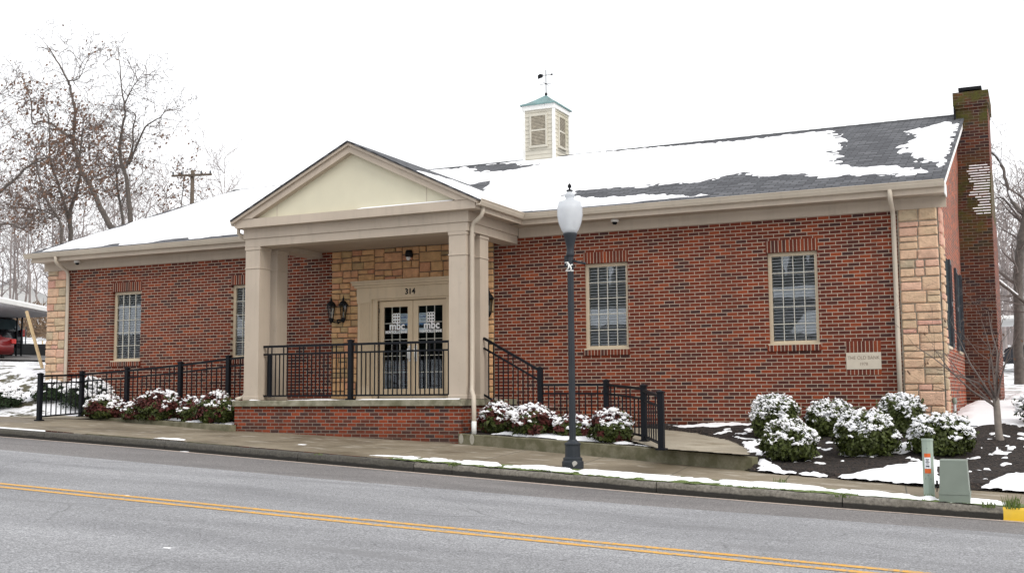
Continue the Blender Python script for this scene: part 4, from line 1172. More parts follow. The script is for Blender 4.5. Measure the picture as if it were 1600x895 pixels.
# ------------------------------------------------------------------ street lamp
LX, LY, LZ = -4.72, -5.45, -.96
sl = thing('street_lamp', (LX, LY, LZ), 'dark grey street lamp post with white acorn globe on the pavement', 'street lamp')
MB().lathe([(.158, 0), (.158, .1), (.14, .115), (.14, .15), (.112, .17), (.108, .33), (.12, .345), (.12, .365), (.075, .39), (.06, .42)], (LX, LY, LZ), 16, smooth=False).build('base', M['post_grey'], sl)
pm_ = MB(); n = 12
for (z0, z1, r0, r1) in ((.41, 3.12, .05, .046),):
    vs = []; fs = []; K = 24
    for z, r in ((z0, r0), (z1, r1)):
        for k in range(K):
            a = 2 * math.pi * k / K; q = r * (1 - .08 * (k % 2)); vs.append((LX + q * math.cos(a), LY + q * math.sin(a), LZ + z))
    pm_.add(vs, [(k, (k + 1) % K, K + (k + 1) % K, K + k) for k in range(K)])
pm_.lathe([(.05, 3.1), (.062, 3.12), (.062, 3.15), (.054, 3.17), (.058, 3.25), (.092, 3.40), (.105, 3.43), (.105, 3.45), (.0, 3.45)], (LX, LY, LZ), 18)
pm_.build('pole', M['post_grey'], sl)
MB().lathe([(.098, 3.45), (.128, 3.5), (.168, 3.6), (.19, 3.72), (.188, 3.83), (.166, 3.92), (.15, 3.925), (.105, 3.94), (.065, 3.96), (.06, 3.985), (.075, 4.0), (.075, 4.03), (.045, 4.06), (.04, 4.08), (0, 4.085)], (LX, LY, LZ), 28).build('globe', M['globe'], sl)
MB().lathe([(.0, 3.46), (.085, 3.47), (.085, 3.52), (.045, 3.54), (.045, 3.68), (0, 3.7)], (LX, LY, LZ), 14).build('lamp_holder', M['white_paint'], sl)
MB().lathe([(.05, 4.083), (.045, 4.1), (.015, 4.11), (.012, 4.125), (.03, 4.15), (.028, 4.17), (.008, 4.2), (0, 4.205)], (LX, LY, LZ), 12).build('finial', M['black_metal'], sl)
m = MB(); m.tube([(LX + .03, LY, LZ + 3.04), (LX + .27, LY - .12, LZ + 2.97)], .018, 6); m.lathe([(0, 0), (.025, .01), (.025, .03), (0, .04)], (LX + .27, LY - .12, LZ + 2.955), 8); m.box(LX - .085, LX - .035, LY - .03, LY + .03, LZ + 2.95, LZ + 3.12); m.build('banner_arm', M['post_grey'], sl)
m = MB()
for pts in ([(-.07, 3.01), (-.02, 3.015), (-.04, 2.97)], [(-.02, 3.0), (.02, 2.96), (.05, 2.98)], [(.0, 2.98), (-.01, 2.93), (-.04, 2.9)], [(.01, 2.97), (.03, 2.92), (.02, 2.89), (.05, 2.885)], [(-.06, 2.89), (.06, 2.885)]):
    m.tube([(LX + a, LY - .056 + abs(a) * .3, LZ + b) for a, b in pts], .012, 5)
m.build('torn_tie', M['white_paint'], sl)
m = MB(); m.add([(LX + .085 + .03 * math.cos(a) * (1 + .3 * math.sin(3 * a)), LY - .136 + .018 * math.cos(a), LZ + .07 + .05 * math.sin(a)) for a in np.linspace(0, 2 * math.pi, 14, endpoint=False)], [tuple(range(10))])
m.build('worn_patch', plain('bare_metal_patch', (.36, .35, .33), .7, .1, 20), sl)
# utility post and pedestal ----------------------------------------------------
ux, uy, uz = .23, -6.27, -1.17
up_ = thing('utility_marker', (ux, uy, uz), 'pale green round-shouldered utility marker post with orange warning stickers', 'utility post')
w = .062
prof = [(-w, .03), (-w, -.02), (-w + .02, -.045), (0, -.055), (w - .02, -.045), (w, -.02), (w, .03)]
m = MB(); m.prism([(ux + a, uy + b) for a, b in prof], 'z', uz, uz + .70)
m.build('post_body', M['util_green'], up_)
MB().prism([(ux + a * 1.08, uy + b * 1.08) for a, b in prof], 'z', uz + .695, uz + .72).build('post_cap', M['util_green'], up_)
def sticker(z0, z1, mat, nm):
    q = [(-w + .02, -.046), (0, -.056), (w - .02, -.046)]
    m = MB(); vs = []
    for z in (z0, z1): vs += [(ux + a * .85, uy + b - .002, uz + z) for a, b in q]
    m.add(vs, [(0, 1, 4, 3), (1, 2, 5, 4)]); return m.build(nm, mat, up_)
sticker(.50, .545, M['orange'], 'sticker'); st = sticker(.365, .498, M['paper'], 'label_panel'); sticker(.31, .363, M['orange'], 'sticker')
m = MB()
for z, a in ((.47, .02), (.455, .012), (.44, .022), (.42, .015), (.395, .02), (.385, .02)): m.box(ux - a, ux + a, uy - .0595, uy - .0585, uz + z, uz + z + .008)
m.build('printed_lines', M['dark_ink'], st)
m = MB()
for a, z in ((0, .6), (-.03, .24), (.03, .24), (0, .28)): m.lathe([(0, 0), (.006, .003), (0, .01)], (ux + a, uy - .055, uz + z), 6)
m.build('screw', M['post_grey'], up_)
bx_, by_, bz_ = .535, -6.5, -1.185
pd = thing('utility_pedestal', (bx_, by_, bz_), 'squat green-grey tapered utility pedestal box beside the marker post at the kerb', 'utility box')
def frustum(m, cx, cy, z0, z1, a0, b0, a1, b1):
    vs = [(cx - a0, cy - b0, z0), (cx + a0, cy - b0, z0), (cx + a0, cy + b0, z0), (cx - a0, cy + b0, z0), (cx - a1, cy - b1, z1), (cx + a1, cy - b1, z1), (cx + a1, cy + b1, z1), (cx - a1, cy + b1, z1)]
    m.add(vs, [(3, 2, 1, 0), (4, 5, 6, 7), (0, 1, 5, 4), (1, 2, 6, 5), (2, 3, 7, 6), (3, 0, 4, 7)])
m = MB(); frustum(m, bx_, by_, bz_, bz_ + .11, .172, .13, .166, .126); m.build('pedestal_base', M['util_grey'], pd)
m = MB(); frustum(m, bx_, by_, bz_ + .105, bz_ + .14, .172, .132, .17, .13); frustum(m, bx_, by_, bz_ + .14, bz_ + .49, .162, .122, .147, .105); frustum(m, bx_, by_, bz_ + .49, bz_ + .505, .15, .108, .145, .1)
m.build('cover', M['util_grey'], pd)
m = MB(); m.lathe([(.0, 0), (.012, .01), (.012, .05), (0, .06)], (bx_ - .195, by_ + .02, bz_ + .2), 6); m.tube([(bx_ - .195, by_ + .02, bz_ + .2), (bx_ - .2, by_ + .02, bz_ + .12)], .006, 4)
m.build('padlock', M['black_metal'], pd)

# ------------------------------------------------------------------ snow
BARE_A = [(-9.71, 7.31), (-7.8, 7.07), (-5.13, 6.65), (-2.88, 6.78), (-2.58, 5.79), (-2.23, 4.82), (-2.4, 3.73), (-2.07, 2.76), (-2.16, 2.22), (-1.62, 1.38), (-0.81, 0.97), (-0.26, 0.31), (-0.13, -0.46), (0.3, -0.6), (0.3, 0.34), (0.3, 7.6), (-4.5, 7.6), (-9.7, 7.6)]
BARE_B = [(-7.34, 1.46), (-6.45, 1.35), (-4.96, 1.15), (-4.31, 1.3), (-3.95, 1.75), (-3.42, 1.25), (-2.7, 1.05), (-2.1, .45), (-1.45, 0.3), (-0.2, 0.02), (0.3, -0.2), (0.3, -.9), (-1.67, -0.7), (-3.73, -0.26), (-5.59, 0.43), (-6.61, 0.58), (-7.08, 0.89)]
BARE_C = [(-14.29, 7.35), (-12.45, 7.2), (-11.19, 7.0), (-10.9, 6.3), (-10.2, 6.44), (-9.86, 6.95), (-10.2, 6.2), (-10.61, 5.7), (-11.0, 5.4), (-11.64, 5.6), (-12.78, 6.9)]
BARE_D = [(-11.26, 3.94), (-10.8, 4.07), (-10.49, 3.77), (-10.35, 3.23), (-10.36, 2.7), (-10.78, 3.26)]
RSNOW = [(-1.01, 5.2), (-0.67, 5.72), (-0.05, 6.3), (0.06, 5.84), (0.1, 2.69), (0.08, 0.8), (0.0, 0.42), (-0.37, 1.75), (-0.87, 2.77), (-0.73, 3.8), (-0.58, 4.56)]
def roofmask(X, Y):
    row = np.floor(Y / .13)
    jx = X + .3 * (vnoise(row * 3.7, X * .8, 5) - .5) ; jy = Y + .25 * (fbm(X * 1.4, Y * 1.4, 4, 2) - .5)
    bare = np.maximum.reduce([sdf(jx, jy, BARE_A), sdf(jx, jy, BARE_B) + .16, sdf(jx, jy, BARE_C), sdf(jx, jy, BARE_D)])
    s = -bare
    s = np.maximum(s, sdf(jx, jy, RSNOW))
    s = s + .3 * (vnoise(X * 5 + row * 9.3, row * 5.1, 7) - .5) + .10 * (fbm(X * 4, Y * 4, 3, 3) - .5) + .28 * (vnoise(X * 11, row * 3.3 + Y * 3, 51) - .5)
    # ragged lower edge along the gutter
    edge = -.42 + .16 * fbm(X * .9, 0 * X, 4, 12) - .05
    dashes = np.clip((vnoise(X * 1.9, row * 0 + 3, 21) - .5) * 3, 0, 1)
    s = np.minimum(s, Y - edge - np.where(X < -13.4, .22, .1) * dashes)
    s = np.minimum(s, 7.2 + .08 * vnoise(X * 3, 0 * X, 31) - Y)
    s = np.minimum(s, X + 21.33 - .3 * vnoise(Y * 1.4, Y * 0, 33)); s = np.minimum(s, .13 - X)
    # under the portico roof
    pz = APZ - np.abs(X - pc) * .482
    s = np.minimum(s, np.where((np.abs(X - pc) < 2.95), (rz(Y) - pz) * 3 + .05, 9))
    # around the cupola
    inside = np.minimum(np.minimum(X - cx0, cx1 - X), Y - cy0)
    return s
def roofh(X, Y, m): return rz(Y) + np.clip(m, 0, .16) * .28 * (.7 + .6 * fbm(X * 1.7, Y * 1.7, 3, 8)) + .002 - .02 * (m <= 0)
rsn = drape('roof_snow', np.arange(-21.45, .18, .045), np.arange(-.55, 7.45, .045), roofmask, roofh, M['snow'])
tag(rsn, kind='stuff')
def pmask(X, Y):
    d = np.abs(X - pc)
    yv = (APZ - d * .482 - ROOF0) / RS
    s = np.minimum(d - (1.15 + .5 * np.clip(-(Y + 1.2), -1.0, 1.5) * .55 + .3 * (fbm(X * 2, Y * 2, 3, 6) - .5)), yv - Y - .05)
    s = np.minimum(s, Y + 2.42 + .08 * vnoise(X * 4, Y * 0)); s = np.minimum(s, 2.845 - d)
    return s
def ph(X, Y, m): return APZ - np.abs(X - pc) * .482 + np.clip(m, 0, .15) * .25 + .002 - .02 * (m <= 0)
psn = drape('porch_roof_snow', np.arange(-13.55, -7.6, .045), np.arange(-2.6, 3.5, .045), pmask, ph, M['snow'])
tag(psn, kind='stuff')
# thin snow line on the cornice ledge and the porch slab edge
def snow_line(name, x0, x1, y0, y1, z, thr=.4, amp=.02, step=.03):
    o = drape(name, np.arange(x0, x1, step), np.arange(y0, y1 + .001, max(.012, (y1 - y0) / 8)), lambda X, Y: np.minimum(np.minimum(vnoise(X * 1.6, Y * 3, 14) - thr, (Y - y0) * 3 + .01), .3), lambda X, Y, m: z + np.clip(m, 0, .2) * amp * 5 * .6 + .001, M['snow'])
    return tag(o, kind='stuff')
snow_line('ledge_snow', -10.75, -8.3, -2.44, -2.34, 3.736, .25, .06)
snow_line('porch_edge_snow', -13.0, -8.2, -2.41, -2.3, .036, .3, .035)
snow_line('porch_floor_snow', -13.3, -8.2, -.5, -.1, .037, .45, .012)
snow_line('step_snow', -8.1, -7.1, -1.5, -.2, -.112, .0, .012)
# ground snow ------------------------------------------------------------------
def patch(name, poly, base, th=.05, namp=.5, nsc=1.6, res=.05, seed=0, bias=0.0):
    xs = np.arange(min(p[0] for p in poly) - .4, max(p[0] for p in poly) + .4, res)
    ys = np.arange(min(p[1] for p in poly) - .4, max(p[1] for p in poly) + .4, res)
    def mk(X, Y): return sdf(X, Y, poly) + namp * (fbm(X * nsc, Y * nsc, 5, seed) - .5) + bias
    o = drape(name, xs, ys, mk, lambda X, Y, m: base(X, Y) + np.clip(m, 0, .15) / .15 * th - .03 * (m <= 0), M['snow'])
    return tag(o, kind='stuff')
bs = lambda X, Y: bedz(X, Y) - .005
swz = lambda X, Y: SW(X, Y) + .002
patch('bed_snow', [(-2.35, -4.35), (-1.9, -4.5), (-2.2, -3.9), (-2.6, -3.2), (-3.1, -2.2), (-2.75, -2.3), (-2.35, -3.3)], bs, .05, .35, 3, seed=1)
patch('bed_snow', [(-1.2, -4.62), (.25, -5.0), (.2, -4.3), (.25, -3.6), (.0, -3.2), (-.2, -3.7), (-.6, -4.2)], bs, .05, .35, 2.5, seed=2)
patch('bed_snow', [(-2.2, -4.45), (-1.2, -4.62), (-1.25, -4.5), (-2.1, -4.35)], bs, .03, .3, 5, seed=3)
patch('bed_snow', [(.75, -5.0), (1.1, -4.2), (1.35, -4.1), (1.9, -3.6), (4.5, -3.4), (4.5, -5.0)], bs, .06, .35, 2, seed=4)
patch('bed_snow', [(-1.5, -3.1), (-1.0, -3.3), (-.3, -2.9), (-.1, -2.2), (-.5, -2.2), (-.9, -2.8)], bs, .04, .4, 3, seed=5)
patch('bed_snow', [(.72, -2.9), (.98, -2.95), (1.1, -2.7), (.85, -2.4)], bs, .05, .25, 5, seed=6)
patch('bed_snow', [(-4.6, -.5), (-3.3, -.45), (-2.4, -.4), (-2.3, -.1), (-4.0, -.1), (-4.9, -.2)], bs, .03, .4, 2.5, seed=7)
patch('yard_snow', [(.12, .15), (.9, -.6), (2.2, -.9), (4.5, -1.2), (12, -1.2), (12, 9), (.8, 9), (.75, 5.8), (.1, 5.8)], lambda X, Y: T(X, Y) + .05, .06, .5, 1.2, .08, seed=8)
patch('planter_snow', [(-8.0, -2.3), (-6.5, -2.72), (-4.35, -3.4), (-3.95, -3.65), (-4.6, -2.95), (-5.6, -1.8), (-6.8, -1.75), (-7.2, -2.0)], lambda X, Y: soilR(X, Y) + .01, .05, .5, 2.2, seed=9, bias=-.02)
patch('planter_snow', [(-17.9, -1.4), (-15.6, -1.95), (-13.4, -2.45), (-13.4, -1.4), (-17.9, -1.36)], lambda X, Y: soilL(X, Y) + .01, .04, .6, 2.5, seed=10, bias=-.08)
def flecks(name, poly, base, thr, seed):
    xs = np.arange(min(p[0] for p in poly), max(p[0] for p in poly), .03); ys = np.arange(min(p[1] for p in poly), max(p[1] for p in poly), .03)
    tag(drape(name, xs, ys, lambda X, Y: np.minimum(fbm(X * 5, Y * 5, 3, seed) - thr + .12 * (fbm(X * .9, Y * .9, 2, seed + 3) - .5), sdf(X, Y, poly)), lambda X, Y, m: base(X, Y) + np.clip(m, 0, .06) * .35 - .02 * (m <= 0), M['snow']), kind='stuff')
flecks('bed_snow', [(-2.3, -4.25), (.1, -4.9), (4.4, -4.9), (4.4, -1.3), (1, -.3), (-4.5, -.1), (-3.2, -2.2)], bs, .70, 41)
# verge strip: grass with snow on it, between kerb and pavement on the right
vy = lambda x: ip(x, [-7.7, -7.3, -6.4, -3.6, -1.8, -.1, 1.3, 6], [-5.86, -5.62, -5.68, -5.82, -5.96, -6.25, -6.5, -6.4])
def vmask(X, Y): return np.minimum(Y - (kerbY(X) + .12), vy(X) - Y) + .16 * (fbm(X * 2.5, Y * 2.5, 4, 17) - .5)
vg = drape('verge_grass', np.arange(-7.6, 7, .06), np.arange(-6.8, -5.4, .04), lambda X, Y: vmask(X, Y) + .03, lambda X, Y, m: SW(X, Y) + .004 + .018 * vnoise(X * 16, Y * 16), M['grass'])
tag(vg, kind='stuff')
vs_ = drape('verge_snow', np.arange(-7.9, 3.2, .04), np.arange(-6.8, -5.3, .03), lambda X, Y: np.minimum(np.minimum(Y - (kerbY(X) + .17 + .1 * np.clip(-.2 - X, 0, 1)), vy(X) - .12 - Y) + .55 * (fbm(X * 3.4, Y * 3.4, 5, 23) - .42), np.minimum((X + 7.8) * .3, Y - kerbY(X) - .1)), lambda X, Y, m: SW(X, Y) + .012 + np.clip(m, 0, .1) * .45 - .03 * (m <= 0), M['snow'])
tag(vs_, kind='stuff')
patch('pavement_snow', [(-8.2, -5.55), (-7.5, -5.45), (-7.25, -5.2), (-7.7, -5.3), (-8.1, -5.42)], swz, .02, .12, 5, .03, seed=12)
patch('pavement_snow', [(-13.15, -4.95), (-12.3, -5.05), (-12.5, -4.82), (-13.0, -4.8)], swz, .03, .08, 5, .03, seed=13)
patch('pavement_snow', [(-10.3, -4.5), (-10.15, -4.5), (-10.15, -4.38), (-10.3, -4.38)], swz, .03, .04, 5, .03, seed=14)
rds = lambda X, Y: RD(X) + .008
for (x, y, s) in ((-12.05, -5.32, .09), (-7.9, -11.0, .035), (-4.95, -13.6, .04)):
    patch('road_snow', [(x - s, y - s * .5), (x + s, y - s * .4), (x + s, y + s * .5), (x - s * .6, y + s * .6)], rds, .012, .02, 9, .012, seed=int(abs(x * 10)))
# grass tufts
def tuft(m, x, y, z, n=24, h=.14, sp=.09):
    for _ in range(n):
        a = random.uniform(0, 6.28); r = sp * math.sqrt(random.random()); bx, by = x + r * math.cos(a), y + r * math.sin(a) * .6
        hh = h * random.uniform(.5, 1.1); lx, ly = random.uniform(-.05, .05), random.uniform(-.03, .03); w_ = .006
        m.add([(bx - w_, by, z), (bx + w_, by, z), (bx + lx * .4 + w_ * .7, by + ly * .4, z + hh * .6), (bx + lx, by + ly, z + hh), (bx + lx * .4 - w_ * .7, by + ly * .4, z + hh * .6)], [(0, 1, 2, 3, 4)])
tm = MB()
for (x, y, h, n) in ((1.15, -6.7, .16, 50), (-1.6, -6.05, .13, 26), (-3.2, -6.0, .07, 14), (.25, -6.42, .08, 20), (-2.3, -5.98, .06, 14), (-6.95, -5.98, .05, 12), (-6.32, -6.15, .07, 18), (-.72, -6.73, .06, 16), (-8.9, -5.88, .04, 14), (1.5, -6.6, .12, 30), (.9, -6.75, .08, 20)):
    tuft(tm, x, y, float(SW(x, y)) - .01, n, h)
for k in range(60):
    x = random.uniform(-6.6, 1.0); y = float(kerbY(x)) + random.uniform(.16, .24); tuft(tm, x, y, float(SW(x, y)) - .005, 8, .035, .08)
tag(tm.build('grass_tufts', M['grass']), kind='stuff')

# ------------------------------------------------------------------ bushes
def bush(label, cx, cy, cz, w, h, kind, group, seed, nleaf=2600, snowfrac=.55, d=None, cap=False):
    r = random.Random(seed); d = d or w * .9
    t = thing('shrub', (cx, cy, cz), label, 'shrub', group)
    w *= .93; d *= .9; h *= {'green': .80, 'red': .88, 'juniper': .95}[kind]
    off = r.uniform(0, 100)
    def rad(th, ph):       # lumpy superellipsoid radius factor
        return .72 + .56 * float(fbm(th * 1.5 + off, ph * 2.3, 3, 2)) 
    def pt(th, ph, k):
        f = rad(th, ph) * k
        return Vector((cx + w / 2 * f * math.cos(ph) * math.cos(th), cy + d / 2 * f * math.cos(ph) * math.sin(th), cz + h * .46 + h * .54 * f * math.sin(ph)))
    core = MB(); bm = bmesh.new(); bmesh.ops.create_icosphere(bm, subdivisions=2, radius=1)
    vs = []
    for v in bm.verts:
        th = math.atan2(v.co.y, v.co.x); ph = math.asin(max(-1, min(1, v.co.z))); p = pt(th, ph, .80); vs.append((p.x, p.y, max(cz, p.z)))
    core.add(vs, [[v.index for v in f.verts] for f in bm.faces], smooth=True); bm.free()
    core.build('inner_twigs', M['bush_core'], t)  # solid dark core stands in for the shaded inside of the shrub
    lv = MB(); mats = {'green': ['leaf_green'], 'red': ['leaf_green', 'leaf_red'], 'juniper': ['leaf_juniper']}[kind]
    parts = {k: MB() for k in mats}
    for _ in range(nleaf):
        th = r.uniform(-math.pi, math.pi); ph = math.asin(r.uniform(-.8, 1)); k = r.uniform(.74, 1.06) if r.random() < .93 else r.uniform(1.0, 1.2)
        p = pt(th, ph, k)
        if p.z < cz + .01: p.z = cz + r.uniform(.01, .1)
        n = Vector((math.cos(ph) * math.cos(th), math.cos(ph) * math.sin(th), math.sin(ph) + .4)) + Vector((r.gauss(0, .6), r.gauss(0, .6), r.gauss(0, .5)))
        n.normalize(); a = n.orthogonal().normalized(); a.rotate(Matrix.Rotation(r.uniform(0, 6.28), 3, n)); b = n.cross(a)
        s = r.uniform(.011, .024) * (1.2 if kind == 'red' else 1); l = s * 1.8
        key = mats[0] if len(mats) == 1 else (mats[1] if (float(vnoise(th * 2 + off, ph * 3)) + .25 * (r.random() - .5) + .25 * math.sin(ph)) > .52 else mats[0])
        parts[key].add([p - b * s * .0 - a * l, p + b * s, p + a * l, p - b * s], [(0, 1, 2, 3)])
    names = {'leaf_green': 'foliage', 'leaf_red': 'reddish_foliage', 'leaf_juniper': 'foliage'}
    for k, m in parts.items():
        if m.v: m.build(names[k], M[k], t)
    # snow clumps lying on the upper side
    sm = MB(); bm = bmesh.new(); bmesh.ops.create_icosphere(bm, subdivisions=2, radius=1); iv = [v.co.copy() for v in bm.verts]; ifc = [[v.index for v in f.verts] for f in bm.faces]; bm.free()
    for _ in range(int((620 if cap else 1700) * w * w / .8)):
        th = r.uniform(-math.pi, math.pi); ph = math.asin(r.uniform(-.05, 1))
        sc = 1.5 * (float(fbm(th * 2.2 + off, ph * 3.0 + 5, 4, 9)) - .5) + .5 + .5 * math.sin(ph) - .28
        if sc < .62 - snowfrac * .55: continue
        p = pt(th, ph, r.uniform(.95, 1.09)); s = r.uniform(.009, .018 + .026 * r.random() ** 2) * (1.45 if cap else 1)
        sx, sy, sz = s * r.uniform(.8, 1.5), s * r.uniform(.8, 1.5), s * r.uniform(.45, .75)
        o_ = r.uniform(0, 50)
        sm.add([(p.x + v.x * sx * (1 + .5 * (math.sin(v.y * 4 + o_) * .5)), p.y + v.y * sy * (1 + .4 * math.sin(v.x * 5 + o_) * .5), p.z + v.z * sz + .01 * math.sin(v.x * 3 + o_)) for v in iv], ifc, smooth=True)
    tag(sm.build('snow_cover', M['snow'], t), kind='stuff')
    return t
GR = 'snow-capped green shrubs in the mulch bed'
gz = lambda x, y: float(bedz(np.array(x), np.array(y)))
for (x, y, w, h, lab, sd_) in ((-2.6, -1.6, .87, .86, 'tall snow-dusted green shrub leftmost against the brick wall by the concrete walk', 1),
                               (-1.95, -3.65, .84, .74, 'round snow-capped green shrub nearest the end of the planter wall, front row', 2),
                               (-1.7, -1.4, .85, .74, 'round snow-capped green shrub against the wall under the right-hand window', 3),
                               (-.9, -3.15, .92, .80, 'round green shrub in the middle of the front row with loose snow on its top', 4),
                               (-.62, -1.2, .74, .78, 'snow-dusted green shrub at the foot of the stone corner beside the downspout', 5),
                               (.14, -2.95, .98, .72, 'wide snow-capped green shrub behind the pale green utility post', 6)):
    bush(lab, x, y, gz(x, y) - .03, w, h, 'green', GR, sd_, 6000, .48)
for (x, y, w, h, lab, sd_) in ((-7.62, -1.98, .72, .62, 'red and green snowy shrub right beside the porch brickwork and downspout', 11),
                               (-6.75, -2.3, .92, .60, 'reddish snowy shrub in front of the large railing post', 12),
                               (-5.95, -2.45, .68, .45, 'small green shrub with a thick snow cap behind the lamp post', 13),
                               (-5.05, -2.9, .74, .60, 'red-tinged snowy shrub at the right end of the right planter', 14)):
    bush(lab, x, y, float(soilR(np.array(x), np.array(y))), w, h, 'red', 'snowy shrubs in the right planter', sd_, 3800, .56, cap=True)
for (x, y, w, h, lab, sd_, sf) in ((-17.85, -1.42, .95, .55, 'low reddish shrub with a snow cap at the foot of the ramp railing', 21, .75),
                                   (-16.75, -1.7, .55, .40, 'small snowy red shrub between two larger ones left of the porch', 22, .7),
                                   (-15.95, -1.75, 1.08, .70, 'largest green shrub in the left planter with snow along its left side', 23, .55),
                                   (-14.95, -1.85, .6, .58, 'narrow red-green shrub with scattered snow in the left planter', 24, .5),
                                   (-14.1, -2.05, .92, .72, 'dark red-green shrub with little snow touching the porch corner', 25, .4)):
    bush(lab, x, y, float(soilL(np.array(x), np.array(y))), w, h, 'red', 'snowy shrubs in the left planter', sd_, 4200, sf - .32, cap=True)
for (x, y, w, h, lab, sd_) in ((-19.6, -.2, 1.5, .75, 'spreading dark juniper under snow behind the ramp railing', 31), (-21.6, -1.2, 1.5, .55, 'low dark juniper under snow at the left edge by the pavement', 32), (-23.3, -.6, 1.4, .55, 'low juniper half buried in snow at the far left edge', 33), (-20.6, -.35, 1.2, .5, 'small juniper with snow against the left stone corner', 34)):
    bush(lab, x, y, float(T(np.array(x), np.array(y))) - .05, w, h, 'juniper', 'snowy junipers on the left bank', sd_, 2200, .45, cap=True)
for (x, y, w, h, lab, sd_) in ((1.75, -.2, 1.2, .72, 'broad snow-laden evergreen behind the small bare tree', 41), (1.9, 3.2, 1.3, .8, 'second snow-laden evergreen farther back by the chimney', 42)):
    bush(lab, x, y, float(T(np.array(x), np.array(y))), w, h, 'juniper', 'snowy evergreens beside the gable end', sd_, 2200, .95, cap=True)

# ------------------------------------------------------------------ trees
def sub_path(pts, n=4, jit=.0, r=random):
    pts = [Vector(p) for p in pts]; out = []
    for i in range(len(pts) - 1):
        p0 = pts[max(i - 1, 0)]; p1 = pts[i]; p2 = pts[i + 1]; p3 = pts[min(i + 2, len(pts) - 1)]
        for k in range(n):
            t = k / n
            q = .5 * ((2 * p1) + (p2 - p0) * t + (2 * p0 - 5 * p1 + 4 * p2 - p3) * t * t + (3 * p1 - p0 - 3 * p2 + p3) * t ** 3)
            out.append(q + Vector((r.gauss(0, jit), r.gauss(0, jit), r.gauss(0, jit))))
    out.append(pts[-1]); return out
def branch(m, p, d, L, r0, lvl, r, ends, up=.15, minr=.006):
    n = max(3, int(L / .35)); pts = [p]; q = p.copy(); dd = d.normalized()
    for i in range(n):
        dd = (dd + Vector((r.gauss(0, .2), r.gauss(0, .2), r.gauss(0, .16) + up * .25))).normalized(); q = q + dd * (L / n); pts.append(q.copy())
    rad = [max(minr * .6, r0 * (1 - .8 * i / n)) for i in range(n + 1)]
    m.tube(pts, rad, 4 if r0 > .03 else 3, cap=False, smooth=True)
    ends.append(pts[-1])
    if lvl <= 0: return
    for i in range(1, n + 1):
        if r.random() < .8:
            tdir = (pts[i] - pts[i - 1]).normalized(); side = tdir.orthogonal().normalized(); side.rotate(Matrix.Rotation(r.uniform(0, 6.28), 3, tdir))
            branch(m, pts[i], tdir * .6 + side * r.uniform(.5, 1.0), L * r.uniform(.3, .55), max(minr, rad[i] * .55), lvl - 1, r, ends, up, minr)
def tree(label, limbs, radii, ground, seed, leaves=0, nbr=10, L=2.6, lvl=2, mat='bark', group=None, leafsize=.11, depthj=.5, minr=.013, leafz=(0, 99), snow=False, thick=.55):
    r = random.Random(seed)
    base = Vector(limbs[0][0]); 
    if ground is not None: limbs = [[ground] + list(limbs[0])] + list(limbs[1:])
    t = thing('bare_tree', tuple(limbs[0][0]), label, 'tree', group)
    tm = MB(); cm = MB(); ends = []
    for i, (lp_, (ra, rb)) in enumerate(zip(limbs, radii)):
        ra *= thick; rb *= thick
        # give limbs real depth
        off = r.uniform(-1, 1) * depthj if i else 0
        q = [Vector(p) + Vector((0, off * (k / max(1, len(lp_) - 1)) ** 1.0 * 2.0, 0)) for k, p in enumerate(lp_)]
        P = sub_path(q, 4, ra * .12, r); n = len(P)
        tm.tube(P, [ra + (rb - ra) * k / (n - 1) for k in range(n)], 8 if ra > .1 else 5, smooth=True)
        for _ in range(nbr if i == 0 else int(nbr * .7)):
            k = r.randint(int(n * (.4 if i == 0 else .15)), n - 1); tan = (P[min(k + 1, n - 1)] - P[k - 1]).normalized()
            s = tan.orthogonal().normalized(); s.rotate(Matrix.Rotation(r.uniform(0, 6.28), 3, tan)); f = 1 - .45 * k / n
            branch(cm, P[k], tan * .45 + s + Vector((0, 0, .2)), L * r.uniform(.5, 1.1) * f, max(minr * 1.6, (ra + (rb - ra) * k / n) * .35), lvl, r, ends, .15, minr)
        ends.append(P[-1])
        branch(cm, P[-1], (P[-1] - P[-3]), L * .5, rb * .8, 2, r, ends, .1, minr)
    tm.build('trunk', M[mat], t); cm.build('crown', M['twig'], t)
    if leaves:
        lm = MB(); cand = [e for e in ends if leafz[0] < e.z < leafz[1]] or ends
        for _ in range(leaves):
            e = r.choice(cand); e = e + Vector((r.gauss(0, .18), r.gauss(0, .18), r.gauss(0, .16) - .05)); s = leafsize * r.uniform(.4, 1.0)
            n = Vector((r.gauss(0, 1), r.gauss(0, 1), r.gauss(0, .7))).normalized(); a = n.orthogonal().normalized() * s; b = n.cross(a).normalized() * s * .6
            lm.add([e - a, e - a * .1 + b, e + a, e - a * .1 - b], [(0, 1, 2, 3)])
        lm.build('withered_leaves', M['oakleaf'], t)
    if snow:
        pass
    return t
def gnd(x, y): return (x, y, float(T(np.array(x), np.array(y))) - .2)
A1 = [(-42.72, 24.0, 8.5), (-43.19, 24.0, 9.14), (-44.04, 24.0, 10.36), (-44.72, 24.0, 11.51), (-45.49, 24.0, 12.48), (-45.9, 24.0, 13.43), (-46.12, 24.0, 14.29), (-46.08, 24.0, 15.69), (-46.42, 24.0, 17.0), (-46.73, 24.0, 17.68), (-47.44, 24.0, 18.7), (-48.25, 24.0, 19.75)]
A2 = [(-45.94, 24.0, 13.71), (-46.4, 24.0, 14.39), (-47.17, 24.0, 14.82), (-48.15, 24.0, 15.43), (-49.13, 24.0, 15.75), (-49.91, 24.0, 15.72), (-50.17, 24.0, 16.88), (-50.71, 24.0, 17.9), (-51.25, 24.0, 18.7)]
A3 = [(-50.05, 24.0, 16.58), (-50.17, 24.0, 17.03), (-50.98, 24.0, 17.35), (-52.0, 24.0, 17.62)]
A4 = [(-46.73, 24.0, 17.68), (-45.6, 24.0, 17.61), (-44.8, 24.0, 18.35)]
